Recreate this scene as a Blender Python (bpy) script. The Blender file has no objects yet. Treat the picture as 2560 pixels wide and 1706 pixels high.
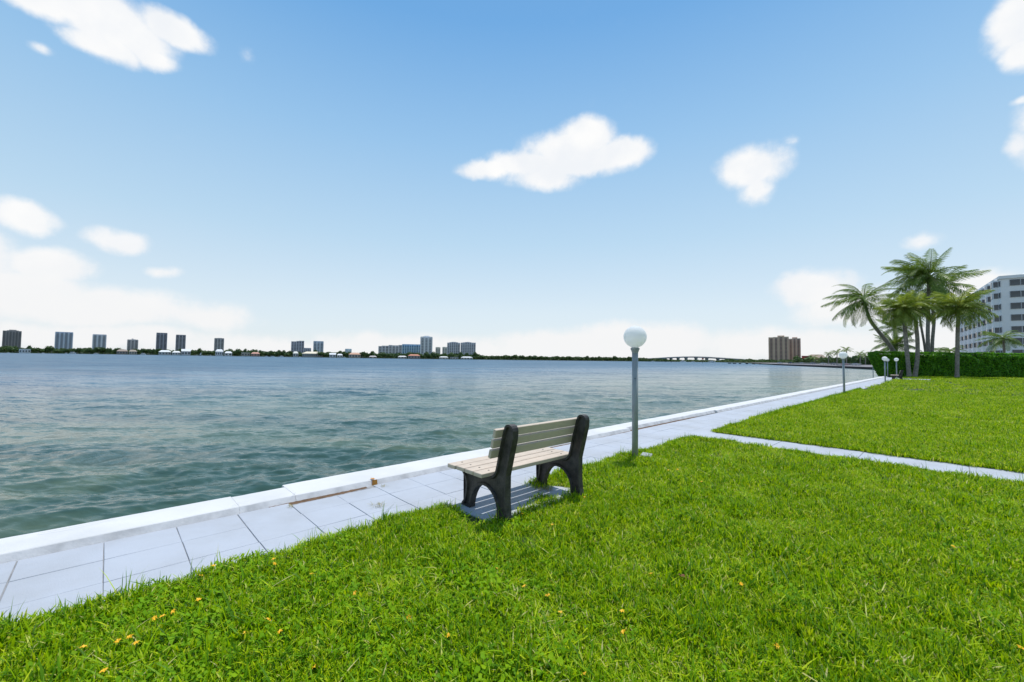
import bpy, bmesh, math, random
import numpy as np
from mathutils import Vector, Matrix, noise as mnoise
R = math.radians
scene = bpy.context.scene
col = scene.collection
rnd = random.Random(7)
rng = np.random.default_rng(11)

# ------------------------------------------------------------------ camera, sky, sun, exposure
F = 1050.0                      # focal length in pixels of a 2560 px wide picture
EYE = 1.5                       # eye height over the walk
ROLL = math.atan(.0128)
PITCH = math.atan(43.4/1050)
cam_d = bpy.data.cameras.new('camera')
cam_d.sensor_width = 36; cam_d.lens = F/2560*36
cam_d.clip_start = .05; cam_d.clip_end = 20000
cam = bpy.data.objects.new('camera', cam_d); col.objects.link(cam)
cam.location = (0, 0, EYE)
fw = Vector((0, math.cos(PITCH), math.sin(PITCH)))
up0 = Vector((0, -math.sin(PITCH), math.cos(PITCH))); rt0 = Vector((1, 0, 0))
cr, sr = math.cos(ROLL), math.sin(ROLL)
rt = rt0*cr + up0*sr; up = up0*cr - rt0*sr
cam.matrix_world = Matrix(((rt.x, up.x, -fw.x, 0), (rt.y, up.y, -fw.y, 0), (rt.z, up.z, -fw.z, EYE), (0, 0, 0, 1)))
scene.camera = cam

SUN_EL, SUN_AZ = R(72), R(31)   # azimuth measured from +Y towards +X
sd = bpy.data.lights.new('sun', 'SUN'); sd.energy = 3.6; sd.angle = R(.53); sd.color = (1, .965, .91)
sun = bpy.data.objects.new('sun', sd); col.objects.link(sun)
sdir = Vector((math.cos(SUN_EL)*math.sin(SUN_AZ), math.cos(SUN_EL)*math.cos(SUN_AZ), math.sin(SUN_EL)))
sun.rotation_euler = sdir.to_track_quat('Z', 'Y').to_euler(); sun.location = (0, 0, 60)
scene.view_settings.view_transform = 'Standard'; scene.view_settings.look = 'None'
scene.view_settings.gamma = 1; scene.view_settings.exposure = 0.16
scene.view_settings.use_curve_mapping = False
scene.render.engine = 'CYCLES'
scene.cycles.max_bounces = 8; scene.cycles.transparent_max_bounces = 8

def pix_dir(px, py):
    a, b = px-1280, 853-py
    d = rt*a + up*b + fw*F
    return d.normalized()

world = bpy.data.worlds.new('World'); scene.world = world; world.use_nodes = True
wt = world.node_tree; wt.nodes.clear()
class NT:
    """small node helper"""
    def __init__(s, t): s.t = t
    def n(s, typ, ins=None, **kw):
        nd = s.t.nodes.new(typ)
        for k, v in kw.items(): setattr(nd, k, v)
        for k, v in (ins or {}).items():
            if isinstance(v, bpy.types.NodeSocket): s.t.links.new(v, nd.inputs[k])
            else: nd.inputs[k].default_value = v
        return nd
    def m(s, op, a, b=0.0, c=None, clamp=False):
        nd = s.t.nodes.new('ShaderNodeMath'); nd.operation = op; nd.use_clamp = clamp
        for i, v in enumerate((a, b, c)):
            if v is None: continue
            if isinstance(v, bpy.types.NodeSocket): s.t.links.new(v, nd.inputs[i])
            else: nd.inputs[i].default_value = v
        return nd.outputs[0]
    def v(s, op, a, b=(0, 0, 0)):
        nd = s.t.nodes.new('ShaderNodeVectorMath'); nd.operation = op
        for i, q in enumerate((a, b)):
            if isinstance(q, bpy.types.NodeSocket): s.t.links.new(q, nd.inputs[i])
            else: nd.inputs[i].default_value = q
        return nd
    def ss(s, x, a, b, o0=0., o1=1.):
        nd = s.n('ShaderNodeMapRange', {0: x, 1: a, 2: b, 3: o0, 4: o1}); nd.interpolation_type = 'SMOOTHSTEP'
        return nd.outputs[0]
    def mix(s, fac, a, b, bt='MIX'):
        nd = s.t.nodes.new('ShaderNodeMix'); nd.data_type = 'RGBA'; nd.blend_type = bt
        for i, q in ((0, fac), (6, a), (7, b)):
            if isinstance(q, bpy.types.NodeSocket): s.t.links.new(q, nd.inputs[i])
            else: nd.inputs[i].default_value = (q if i == 0 else (*q[:3], 1))
        return nd.outputs[2]
    def noise(s, vec, scale, detail=4, rough=.55, dist=0.):
        return s.n('ShaderNodeTexNoise', {'Vector': vec, 'Scale': scale, 'Detail': detail, 'Roughness': rough, 'Distortion': dist}).outputs[0]

w = NT(wt)
sky = w.n('ShaderNodeTexSky', sky_type='NISHITA', sun_disc=False, sun_elevation=SUN_EL, sun_rotation=SUN_AZ,
          air_density=1.0, dust_density=.6, ozone_density=2.0)
geo = w.n('ShaderNodeTexCoord')
nrm = w.v('NORMALIZE', geo.outputs['Generated']).outputs[0]
sep = w.n('ShaderNodeSeparateXYZ', {0: nrm})
az = w.m('ARCTAN2', sep.outputs[0], sep.outputs[1])
el = w.m('ARCSINE', sep.outputs[2])
ae = w.n('ShaderNodeCombineXYZ', {0: az, 1: el}).outputs[0]
n1 = w.n('ShaderNodeTexNoise', {'Vector': nrm, 'Scale': 9.0, 'Detail': 5.0, 'Roughness': .55})
warp = w.v('MULTIPLY', w.v('SUBTRACT', n1.outputs['Color'], (.5, .5, .5)).outputs[0], (.06, .04, 0)).outputs[0]
aew = w.v('ADD', ae, warp).outputs[0]
CLOUDS = [  # px, py, rx, ry, weight
 (230, 20, 200, 75, 1), (90, -10, 160, 55, .9), (430, 75, 120, 50, 1), (300, 80, 160, 60, 1), (370, 140, 90, 35, .8), (250, 110, 110, 45, .9), (105, 125, 45, 22, .45), (612, 140, 38, 34, .3),
 (1460, 345, 95, 58, 1), (1400, 375, 110, 55, .9), (1545, 385, 95, 45, 1), (1350, 415, 150, 48, 1), (1225, 425, 90, 30, .85), (1450, 400, 170, 50, 1), (1360, 445, 110, 40, .85),
 (1880, 420, 105, 62, .95), (1890, 478, 60, 44, .7), (1968, 352, 34, 16, .3),
 (40, 540, 118, 48, .95), (290, 598, 92, 36, .8), (415, 682, 60, 22, .55),
 (110, 665, 150, 52, 1), (40, 735, 260, 75, 1), (260, 770, 300, 60, .95), (520, 795, 150, 48, .7), (200, 840, 480, 40, .8), (-150, 640, 220, 100, 1),
 (2035, 715, 125, 52, .95), (2120, 770, 170, 60, .8), (2300, 602, 62, 26, .55), (2460, 715, 160, 52, .8), (2560, 40, 120, 90, 1), (2580, 120, 80, 60, .9), (2570, 250, 40, 16, .5), (2560, 355, 50, 45, .6),
 (1590, 860, 230, 62, 1.1), (1400, 868, 260, 46, .95), (1060, 872, 420, 42, .8), (1950, 860, 420, 50, .85), (700, 868, 400, 36, .7), (2450, 850, 300, 60, .8), (2700, 300, 200, 120, .9), (-200, 250, 160, 90, .9)]
acc = None
for (px, py, rx, ry, wgt) in CLOUDS:
    d = pix_dir(px, py); a0 = math.atan2(d.x, d.y); e0 = math.asin(d.z)
    d1 = pix_dir(px+rx, py); d2 = pix_dir(px, py-ry)
    ra = max(abs(math.atan2(d1.x, d1.y)-a0), .01); re = max(abs(math.asin(d2.z)-e0), .006)
    q = w.v('MULTIPLY', w.v('SUBTRACT', aew, (a0, e0, 0)).outputs[0], (1/ra, 1/re, 0)).outputs[0]
    l = w.v('LENGTH', q).outputs['Value']
    b = w.m('MULTIPLY', w.m('SUBTRACT', 1.25, l, clamp=True), wgt)
    acc = b if acc is None else w.m('SMOOTH_MAX', acc, b, .12)
# sparse fair-weather clouds over the half of the sky the photograph does not show
genc = w.ss(w.noise(nrm, 2.6, 4), .56, .72)
side = w.ss(w.m('ABSOLUTE', az), 1.0, 1.35)
upm = w.ss(el, .95, 1.15)
genw = w.m('MULTIPLY', w.m('MULTIPLY', genc, w.m('MAXIMUM', side, upm)), w.ss(el, .02, .2))
fb = w.noise(nrm, 26.0, 6, .6)
dens = w.m('ADD', acc, w.m('MULTIPLY', w.m('SUBTRACT', fb, .5), w.ss(acc, .0, .4, .2, .65)))
dens = w.m('MAXIMUM', w.ss(dens, .11, .68), genw)
band = w.ss(el, -.02, .16, 1., 0.)                       # whitish air low over the water
hs = w.n('ShaderNodeHueSaturation', {'Hue': .5, 'Saturation': 1.18, 'Value': 1.0, 'Color': sky.outputs[0]})
SKYK = .1
ramp = w.n('ShaderNodeValToRGB', {0: w.m('DIVIDE', el, math.pi/2, clamp=True)}); re_ = ramp.color_ramp.elements
RAMP = [(0, (.74, .80, .85)), (.07, (.69, .79, .86)), (.17, (.50, .69, .84)), (.30, (.32, .555, .81)), (.44, (.155, .395, .735)), (.75, (.08, .25, .56)), (1, (.075, .23, .52))]
for i_, (p_, c_) in enumerate(RAMP):
    e_ = re_[i_] if i_ < 2 else re_.new(p_)
    e_.position = p_; e_.color = (*c_, 1)
ramps = w.v('SCALE', ramp.outputs[0]); ramps.inputs['Scale'].default_value = 10.0
skyc = w.mix(.82, hs.outputs[0], ramps.outputs[0])
shade = w.ss(w.noise(nrm, 14.0, 4, .5), .3, .75)
cc = w.mix(shade, (7.9, 8.15, 8.5), (8.9, 8.9, 8.85))
cc = w.mix(w.ss(el, .03, .25), (8.2, 8.25, 8.3), cc)
fin = w.mix(dens, skyc, cc)
bg = w.n('ShaderNodeBackground', {'Color': fin, 'Strength': SKYK})
wo = w.n('ShaderNodeOutputWorld', {'Surface': bg.outputs[0]})

# ------------------------------------------------------------------ frames of reference
AL = math.atan(1095/1050)
UX, UY = math.sin(AL), math.cos(AL)        # along the seawall, away from the eye
NX, NY = -math.cos(AL), math.sin(AL)       # from the lawn towards the water
def W(u, v, z=0.): return Vector((u*UX+v*NX, u*UY+v*NY, z))
WANG = math.atan2(UY, UX)                  # heading of the seawall
def hor(px): return 880 + .0128*px
def zat(px, py, D): return EYE + (hor(px)-py)*D/F
def far(px, D): return ((px-1280)/F*D, D)
WATER = -.9

# ------------------------------------------------------------------ builders
class MB:
    def __init__(s): s.v = []; s.f = []; s.mi = []
    def add(s, vs, fs, mi=0):
        o = len(s.v); s.v += [tuple(q) for q in vs]; s.f += [tuple(i+o for i in f) for f in fs]; s.mi += [mi]*len(fs)
    def box(s, c, d, rz=0., mi=0, M=None):
        x, y, z = d[0]/2, d[1]/2, d[2]/2
        vs = [Vector((a*x, b*y, e*z)) for e in (-1, 1) for b in (-1, 1) for a in (-1, 1)]
        m = Matrix.Translation(c) @ (M.to_4x4() if M else Matrix.Rotation(rz, 4, 'Z'))
        s.add([m @ v for v in vs], [(0, 2, 3, 1), (4, 5, 7, 6), (0, 1, 5, 4), (2, 6, 7, 3), (0, 4, 6, 2), (1, 3, 7, 5)], mi)
    def prism(s, pts, z0, z1, mi=0):
        n = len(pts)
        s.add([(p[0], p[1], z0) for p in pts]+[(p[0], p[1], z1) for p in pts],
              [tuple(range(n, 2*n)), tuple(reversed(range(n)))]+[(i, (i+1) % n, n+(i+1) % n, n+i) for i in range(n)], mi)
    def tube(s, pts, rad, seg=8, mi=0, caps=True):
        pts = [Vector(p) for p in pts]; n = len(pts)
        if not hasattr(rad, '__len__'): rad = [rad]*n
        rings = []; dd_ = pts[-1]-pts[0]; ax_ = min(range(3), key=lambda i: abs(dd_[i])); ref = Vector([1. if i == ax_ else 0. for i in range(3)])
        for i, p in enumerate(pts):
            t = (pts[min(i+1, n-1)]-pts[max(i-1, 0)]).normalized()
            a = t.cross(ref)
            a.normalize(); b = t.cross(a)
            rings.append([p+(a*math.cos(k*2*math.pi/seg)+b*math.sin(k*2*math.pi/seg))*rad[i] for k in range(seg)])
        vs = [q for r_ in rings for q in r_]
        fs = [(i*seg+k, i*seg+(k+1) % seg, (i+1)*seg+(k+1) % seg, (i+1)*seg+k) for i in range(n-1) for k in range(seg)]
        if caps: fs += [tuple(reversed(range(seg))), tuple(range((n-1)*seg, n*seg))]
        s.add(vs, fs, mi)
    def lathe(s, prof, seg=24, mi=0):
        vs = [(r_*math.cos(k*2*math.pi/seg), r_*math.sin(k*2*math.pi/seg), z) for r_, z in prof for k in range(seg)]
        n = len(prof)
        fs = [(i*seg+k, i*seg+(k+1) % seg, (i+1)*seg+(k+1) % seg, (i+1)*seg+k) for i in range(n-1) for k in range(seg)]
        fs += [tuple(reversed(range(seg))), tuple(range((n-1)*seg, n*seg))]
        s.add(vs, fs, mi)
    def build(s, name, mats, parent=None, smooth=False, bevel=0.):
        me = bpy.data.meshes.new(name); me.from_pydata(s.v, [], s.f)
        if not isinstance(mats, (list, tuple)): mats = [mats]
        for m in mats: me.materials.append(m)
        if len(mats) > 1: me.polygons.foreach_set('material_index', s.mi)
        if smooth: me.polygons.foreach_set('use_smooth', [True]*len(me.polygons))
        me.update()
        bm = bmesh.new(); bm.from_mesh(me)
        if bevel: bmesh.ops.bevel(bm, geom=bm.edges[:], offset=bevel, segments=1, affect='EDGES')
        bmesh.ops.recalc_face_normals(bm, faces=bm.faces[:]); bm.to_mesh(me); bm.free()
        o = bpy.data.objects.new(name, me); col.objects.link(o)
        if parent: o.parent = parent
        return o
def link_mesh(name, me, parent=None, loc=(0, 0, 0), rz=0.):
    o = bpy.data.objects.new(name, me); col.objects.link(o); o.parent = parent; o.location = loc; o.rotation_euler = (0, 0, rz)
    return o
def empty(name, loc=(0, 0, 0), rz=0., parent=None):
    o = bpy.data.objects.new(name, None); col.objects.link(o); o.location = loc; o.rotation_euler = (0, 0, rz)
    o.empty_display_size = .3; o.parent = parent
    return o
def tag(o, label=None, cat=None, group=None, kind=None):
    if label: o['label'] = label
    if cat: o['category'] = cat
    if group: o['group'] = group
    if kind: o['kind'] = kind
    return o
def copy_tree(o, parent=None):
    c = o.copy(); col.objects.link(c); c.parent = parent
    for ch in list(o.children): copy_tree(ch, c)
    return c

# ------------------------------------------------------------------ materials
MATS = {}
def mat(name, c, rough=.8, var=.12, vscale=6., c2=None, bump=0., bscale=60., spec=.4, metallic=0., space='Object'):
    m = bpy.data.materials.new(name); m.use_nodes = True; t = m.node_tree; t.nodes.clear(); q = NT(t)
    tc = q.n('ShaderNodeNewGeometry').outputs['Position'] if space == 'World' else q.n('ShaderNodeTexCoord').outputs[space]
    c2 = c2 or tuple(x*(1-2*var) for x in c)
    f = q.ss(q.noise(tc, vscale, 6, .6), .35, .7)
    colr = q.mix(f, c, c2)
    f2 = q.noise(tc, vscale*9, 4, .6)
    colr = q.mix(q.m('MULTIPLY', f2, var*1.2), colr, tuple(x*.55 for x in c))
    p = q.n('ShaderNodeBsdfPrincipled', {'Base Color': colr, 'Roughness': rough, 'Metallic': metallic, 'Specular IOR Level': spec})
    if bump:
        bn = q.n('ShaderNodeBump', {'Height': q.noise(tc, bscale, 5, .65), 'Strength': bump, 'Distance': .01})
        t.links.new(bn.outputs[0], p.inputs['Normal'])
    q.n('ShaderNodeOutputMaterial', {'Surface': p.outputs[0]})
    MATS[name] = m
    return m
def leaf_mat(name, cols, trans=.45, rough=.5, spec=.3):
    """leaf: colour by a per-leaf attribute value, some light passes through"""
    m = bpy.data.materials.new(name); m.use_nodes = True; t = m.node_tree; t.nodes.clear(); q = NT(t)
    a = q.n('ShaderNodeAttribute', attribute_name='tone')
    rr = q.n('ShaderNodeObjectInfo').outputs['Random']
    x = q.m('ADD', a.outputs['Fac'], q.m('MULTIPLY', q.m('SUBTRACT', rr, .5), .22), clamp=True)
    cr_ = q.n('ShaderNodeValToRGB', {0: x}); e = cr_.color_ramp.elements
    for i, (pos, c) in enumerate(cols):
        if i < 2: e[i].position = pos; e[i].color = (*c, 1)
        else: k = e.new(pos); k.color = (*c, 1)
    colr = cr_.outputs[0]
    p = q.n('ShaderNodeBsdfPrincipled', {'Base Color': colr, 'Roughness': rough, 'Specular IOR Level': spec})
    tr = q.n('ShaderNodeBsdfTranslucent', {'Color': q.mix(1., colr, (1.25, 1.2, .55), 'MULTIPLY')})
    s_ = q.n('ShaderNodeMixShader', {0: trans, 1: p.outputs[0], 2: tr.outputs[0]})
    q.n('ShaderNodeOutputMaterial', {'Surface': s_.outputs[0]})
    return m

M_tile = mat('walk_paint', (.43, .455, .50), .75, .08, 1.3, c2=(.375, .39, .415), bump=.3, bscale=90, space='World')
M_joint = mat('joint_dirt', (.32, .32, .32), .95, .2, 8)
M_cap = mat('cap_paint', (.64, .63, .615), .8, .07, 1.1, c2=(.55, .545, .535), bump=.35, bscale=30)
M_capside = mat('cap_side', (.62, .61, .61), .9, .15, 5, bump=.4, bscale=30)
M_dirt = mat('brown_dirt', (.17, .10, .055), .98, .25, 14, bump=.6, bscale=80)
M_rust = mat('rust', (.50, .20, .03), .9, .2, 30, c2=(.55, .28, .06))
M_soil = mat('soil_thatch', (.03, .055, .010), .95, .3, 9, c2=(.07, .10, .02), bump=.5)
M_land = mat('land', (.10, .11, .06), .95, .3, .02)
M_wharf = mat('wharf_ground', (.22, .20, .21), .9, .25, .05, c2=(.14, .13, .13))
M_black = mat('black_plastic', (.026, .023, .022), .55, .3, 11, c2=(.085, .073, .066), bump=.6, bscale=60, spec=.4)
M_slat = mat('slat_board', (.60, .49, .385), .62, .10, 3, c2=(.50, .41, .32), bump=.3, bscale=45)
M_post = mat('grey_post', (.30, .33, .34), .45, .15, 5, c2=(.24, .26, .265), spec=.5)
M_conc = mat('concrete', (.42, .43, .45), .85, .12, 8, bump=.3)
M_trunk = mat('palm_trunk', (.30, .265, .225), .9, .25, 5, c2=(.15, .13, .11), bump=.6, bscale=20)
M_brown = mat('palm_brown', (.22, .13, .05), .9, .3, 6)
M_white = mat('white_paint', (.62, .62, .62), .7, .05, .4)
M_offw = mat('off_white', (.50, .50, .52), .7, .08, .3)
M_stucco = mat('stucco', (.80, .79, .78), .85, .05, .35, c2=(.74, .735, .73))
M_glass = mat('window_glass', (.03, .04, .05), .12, .2, .3, c2=(.07, .085, .10), spec=.6)
M_frame = mat('window_frame', (.45, .45, .46), .5, .05, 1)
M_dark = mat('dark', (.02, .02, .022), .8, .2, 4)
GRASS = leaf_mat('grass_blade', [(0, (.03, .095, .001)), (.3, (.125, .29, .001)), (.58, (.36, .53, .002)), (.87, (.56, .64, .014)), (1., (.66, .60, .25))], .40, .5, spec=.16)
CLOV = leaf_mat('clover_leaf', [(0, (.06, .18, .004)), (.5, (.19, .38, .006)), (1., (.32, .48, .006))], .38, .6, spec=.12)
HEDGE = leaf_mat('hedge_leaf', [(0, (.03, .11, .006)), (.5, (.11, .33, .012)), (1., (.28, .55, .03))], .4, .4)
FROND = leaf_mat('frond_leaf', [(0, (.06, .11, .022)), (.5, (.17, .26, .05)), (1., (.34, .40, .13))], .35, .45, spec=.3)
FROND2 = leaf_mat('frond_leaf_olive', [(0, (.08, .12, .018)), (.5, (.22, .30, .045)), (1., (.42, .44, .12))], .35, .45, spec=.3)
TREE = leaf_mat('tree_leaf', [(0, (.022, .05, .018)), (.5, (.06, .11, .032)), (1., (.13, .19, .055))], .2, .6)

def tone_attr(me, vals):
    a = me.attributes.new('tone', 'FLOAT', 'FACE'); a.data.foreach_set('value', np.asarray(vals, dtype=np.float32))

# ------------------------------------------------------------------ water
def build_water():
    wv = np.random.default_rng(3)
    NA, NR = 820, 470
    azs = np.linspace(R(-78), R(58), NA)
    # radii even in the picture near the eye, running out to the horizon
    t = np.linspace(0, 1, NR)
    h = 2.4
    ang = h/3.4*(1-t) + h/900*t
    rad = h/ang
    rad = np.concatenate([rad, [1100, 1500, 2200, 3500, 6000, 12000]])
    rr_, aa = np.meshgrid(rad, azs, indexing='ij')
    X = rr_*np.sin(aa); Y = rr_*np.cos(aa)
    dr = np.gradient(rad)[:, None]*np.ones_like(X)
    da = rr_*(azs[1]-azs[0])
    Z = np.zeros_like(X)
    gust = np.zeros_like(X)
    for _ in range(7):
        l = wv.uniform(7, 30); th = wv.normal(0, .5); ph = wv.uniform(0, 6.28)
        gust += np.sin(2*np.pi*(X*math.sin(th)*.35+Y*math.cos(th))/l+ph)
    gust = 1+.22*gust/1.5
    for i in range(95):
        l = .28*(6.5/.28)**wv.random()
        th = wv.normal(R(-12), .55)
        k = 2*np.pi/l
        kx, ky = k*math.sin(th), k*math.cos(th)
        amp = .0040*l**.46*wv.uniform(.4, 1.2)
        # fade what the mesh cannot carry
        nyq = np.maximum(np.abs(kx)*da*0+np.abs(k)*np.abs(math.cos(th))*dr, np.abs(kx)*da)/np.pi
        fade = np.clip(1.4-nyq*1.5, 0, 1)
        ph = wv.uniform(0, 6.28)
        s_ = np.sin(kx*X+ky*Y+ph+.9*np.sin(.31*kx*Y-.27*ky*X+ph*2))
        Z += amp*fade*(s_+.28*np.cos(2*(kx*X+ky*Y+ph)))
    Z *= np.clip(gust, .35, 1.9)
    Z *= np.clip(1.3-rr_/260, .12, 1)
    n0, n1_ = X.shape
    co = np.stack([X, Y, Z+WATER], -1).reshape(-1, 3)
    idx = np.arange(n0*n1_).reshape(n0, n1_)
    q = np.stack([idx[:-1, :-1], idx[:-1, 1:], idx[1:, 1:], idx[1:, :-1]], -1).reshape(-1, 4)
    # drop what lies under the lawn
    cx_ = co[q].mean(1); v_ = cx_[:, 0]*NX+cx_[:, 1]*NY
    q = q[(v_ > 4.9)]
    me = bpy.data.meshes.new('water')
    me.vertices.add(len(co)); me.vertices.foreach_set('co', co.ravel())
    me.loops.add(q.size); me.loops.foreach_set('vertex_index', q.ravel()[::1].astype(np.int32))
    me.polygons.add(len(q)); me.polygons.foreach_set('loop_start', np.arange(0, q.size, 4, dtype=np.int32))
    me.polygons.foreach_set('use_smooth', np.ones(len(q), dtype=bool))
    me.update(calc_edges=True); me.validate()
    if me.polygons[0].normal.z < 0: me.flip_normals()
    m = bpy.data.materials.new('water'); m.use_nodes = True; tt = m.node_tree; tt.nodes.clear(); g = NT(tt)
    pos = g.n('ShaderNodeNewGeometry').outputs['Position']
    sp = g.n('ShaderNodeSeparateXYZ', {0: pos})
    v = g.m('ADD', g.m('MULTIPLY', sp.outputs[0], NX), g.m('MULTIPLY', sp.outputs[1], NY))
    depth = g.ss(v, 5., 60.)                     # shallow green over sand by the wall, deeper blue with sky reflection painted in out in the bay
    pn = g.noise(g.v('MULTIPLY', pos, (.05, .16, 1)).outputs[0], 1., 4, .6, .8)
    pf = g.ss(pn, .40, .62)
    near = g.mix(pf, (.038, .080, .062), (.088, .130, .085))
    farc = g.mix(pf, (.026, .080, .140), (.055, .130, .195))
    colr = g.mix(depth, near, farc)
    nrm_ = g.n('ShaderNodeNewGeometry').outputs['Normal']
    def rip(sx, sy, det, k, dist=.6):
        c = g.n('ShaderNodeTexNoise', {'Vector': g.v('MULTIPLY', pos, (sx, sy, 1)).outputs[0], 'Scale': 1., 'Detail': det, 'Roughness': .6, 'Distortion': dist}).outputs['Color']
        return g.v('MULTIPLY', g.v('SUBTRACT', c, (.5, .5, .5)).outputs[0], (k*.6, k, 0)).outputs[0]
    sl = g.v('ADD', g.v('ADD', rip(2.8, 8.5, 5, 1.3), rip(.32, 1.7, 4, 1.0)).outputs[0], rip(.04, .16, 3, .5)).outputs[0]
    bn = g.v('NORMALIZE', g.v('ADD', nrm_, sl).outputs[0])
    p = g.n('ShaderNodeBsdfPrincipled', {'Base Color': colr, 'Roughness': g.ss(v, 8., 120., .16, .34), 'IOR': 1.33, 'Specular IOR Level': g.ss(v, 6., 100., .45, .20)})
    tt.links.new(bn.outputs[0], p.inputs['Normal'])
    g.n('ShaderNodeOutputMaterial', {'Surface': p.outputs[0]})
    me.materials.append(m)
    o = bpy.data.objects.new('water', me); col.objects.link(o)
    tag(o, kind='structure')
build_water()

# ------------------------------------------------------------------ near land, walkway, seawall
def poly_uv(lst): return [W(u, v)[:2] for u, v in lst]
g = MB(); g.prism(poly_uv([(-40, 4.92), (-40, -220), (600, -220), (600, 5.0), (69, 5.0)]), -2.2, -.055)
tag(g.build('ground', M_land), kind='structure')

side0, side1 = 8.22, 9.27
TZ = .45
walk = empty('walkway'); tag(walk, kind='structure')
b = MB(); b.prism(poly_uv([(-5, 4.74), (-5, 3.30), (53.4, 3.30), (53.4, 4.74)]), -.054, -.008); b.build('bedding', M_joint, walk)
rows = [(3.44, 3.868), (3.872, 4.288), (4.292, 4.685)]
tile_me = {}
def tile_mesh(wd, skew=0):
    key = (round(wd, 3), skew)
    if key in tile_me: return tile_me[key]
    r3 = random.Random(hash(key) & 255)
    x, y = TZ/2-r3.choice((.0012, .0025, .004)), wd/2+r3.choice((-.001, .0012, .0016))
    j = lambda: r3.uniform(-.0015, .0015)
    vs = [(-x, -y, -.04), (x, -y, -.04), (x, y, -.04), (-x, y, -.04), (-x-0+j(), -y+j(), -.003), (x+j(), -y+j(), -.003), (x+j(), y+j(), -.003), (-x+j(), y+j(), -.003),
          (-x+.003, -y+.003, 0), (x-.003, -y+.003, 0), (x-.003, y-.003, 0), (-x+.003, y-.003, 0)]
    fs = [(0, 1, 5, 4), (1, 2, 6, 5), (2, 3, 7, 6), (3, 0, 4, 7), (4, 5, 9, 8), (5, 6, 10, 9), (6, 7, 11, 10), (7, 4, 8, 11), (8, 9, 10, 11)]
    me = bpy.data.meshes.new('tile'); me.from_pydata(vs, [], fs); me.materials.append(M_tile); tile_me[key] = me
    return me
ucols = [-.42+TZ*k for k in range(-10, 60)]
def wall_seam(u):    # the gap between tiles and the cap opens in places
    return 4.685
far_t = MB()
for k in range(-10, 120):
    u0 = -.42+TZ*k
    for ri, (v0, v1) in enumerate(rows):
        c = W(u0+TZ/2, (v0+v1)/2, rnd.uniform(-.0016, .0012))
        if ri == 2 and (1.25 < u0+.2 < 2.1): v1 = 4.60; c = W(u0+TZ/2, (v0+v1)/2, rnd.uniform(-.001, .001))
        if k < 68:
            o = link_mesh('tile', tile_mesh(v1-v0, (k*3+ri*7) % 5), walk, c, WANG)
            o.rotation_euler = (rnd.uniform(-.0035, .0035), rnd.uniform(-.0035, .0035), WANG+rnd.uniform(-.003, .003))
        elif u0 < 53.0:
            far_t.box(c+Vector((0, 0, -.021)), (TZ-.007, v1-v0, .04), WANG)
o = far_t.build('far_tiles', M_tile, walk); tag(o, kind='stuff')
# spur of the walk at the far end and the path that crosses the lawn
b = MB(); b.prism(poly_uv([(53.42, 4.9), (53.42, 1.5), (56.8, 1.2), (56.5, 3.4), (61, 4.7)]), -.054, .0)
b.build('end_slab', M_tile, walk)
path = empty('path'); tag(path, kind='structure')
b = MB(); b.prism(poly_uv([(side0-.1, 3.435), (side0-.1, -33), (side1+.05, -33), (side1+.05, 3.435)]), -.054, -.01); b.build('bedding', M_joint, path)
pm = MB(); pm.box((0, 0, -.02), (side1-side0, 1.19, .04)); pm = pm.build('slab', M_tile, path); pm.location = W((side0+side1)/2, 3.44-.6, -.001); pm.rotation_euler.z = WANG
for k in range(1, 29):
    link_mesh('slab', pm.data, path, W((side0+side1)/2, 3.44-.6-1.2*k, rnd.uniform(-.003, .001)), WANG+rnd.uniform(-.002, .002))

# seawall with its painted concrete cap, one object per cast section
wall = empty('seawall', W(0, 5, 0)); tag(wall, 'white painted concrete seawall cap running along the water beside the walkway', 'seawall')
def cap_section(u0, u1, vo, vi, seedn, name='cap_section', n=None):
    n = n or max(6, int((u1-u0)/.12)); r4 = random.Random(seedn)
    m_ = MB(); prof_rows = []
    base = wall.location
    for i in range(n+1):
        u = u0+(u1-u0)*i/n
        jo = (mnoise.noise(Vector((u*1.3, 3, 0)))*.012 + r4.uniform(-.004, .004)); ji = mnoise.noise(Vector((u*1.9, 9, 0)))*.008+r4.uniform(-.003, .003)
        zt = .052+mnoise.noise(Vector((u*.9, 1, 1)))*.005
        prof = [(vo+jo, -.25), (vo+jo, zt-.012), (vo+jo-.010, zt), (vi+ji+.040, zt), (vi+ji+.033, zt-.005), (vi+ji*.5-.014, -.02)]
        prof_rows.append([W(u, a, z)-Vector((base.x, base.y, 0)) for a, z in prof])
    vs = [p for r_ in prof_rows for p in r_]; K = 6
    fs = [(i*K+j, i*K+j+1, (i+1)*K+j+1, (i+1)*K+j) for i in range(n) for j in range(K-1)]
    mi = [(1 if j in (4,) else 0) for i in range(n) for j in range(K-1)]
    fs += [tuple(reversed(range(K))), tuple(range(n*K, n*K+K))]; mi += [0, 0]
    m_.add(vs, fs); m_.mi = mi
    return m_.build(name, [M_cap, M_capside], wall)
cap_section(-5, .955, 5.135, 4.70, 1); cap_section(.957, 1.45, 5.105, 4.70, 2)
cap_section(1.453, 4.95, 5.205, 4.70, 3)
uu = 4.955
for i in range(12):
    ln = 4.9 if i else 3.1
    cap_section(uu, min(uu+ln-.006, 62), 5.19+.01*math.sin(i*2.1), 4.71+.012*math.sin(i*1.7)+(.10 if i in (1,) else .05 if i else .02), 10+i); uu += ln
    if uu > 61.9: break
b = MB(); bs = wall.location
b.prism([(W(u, v)-bs)[:2] for u, v in [(-40, 4.75), (75, 4.75), (75, 5.06), (-40, 5.06)]], -2.6, -.26); b.build('wall_face', M_capside, wall)
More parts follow.
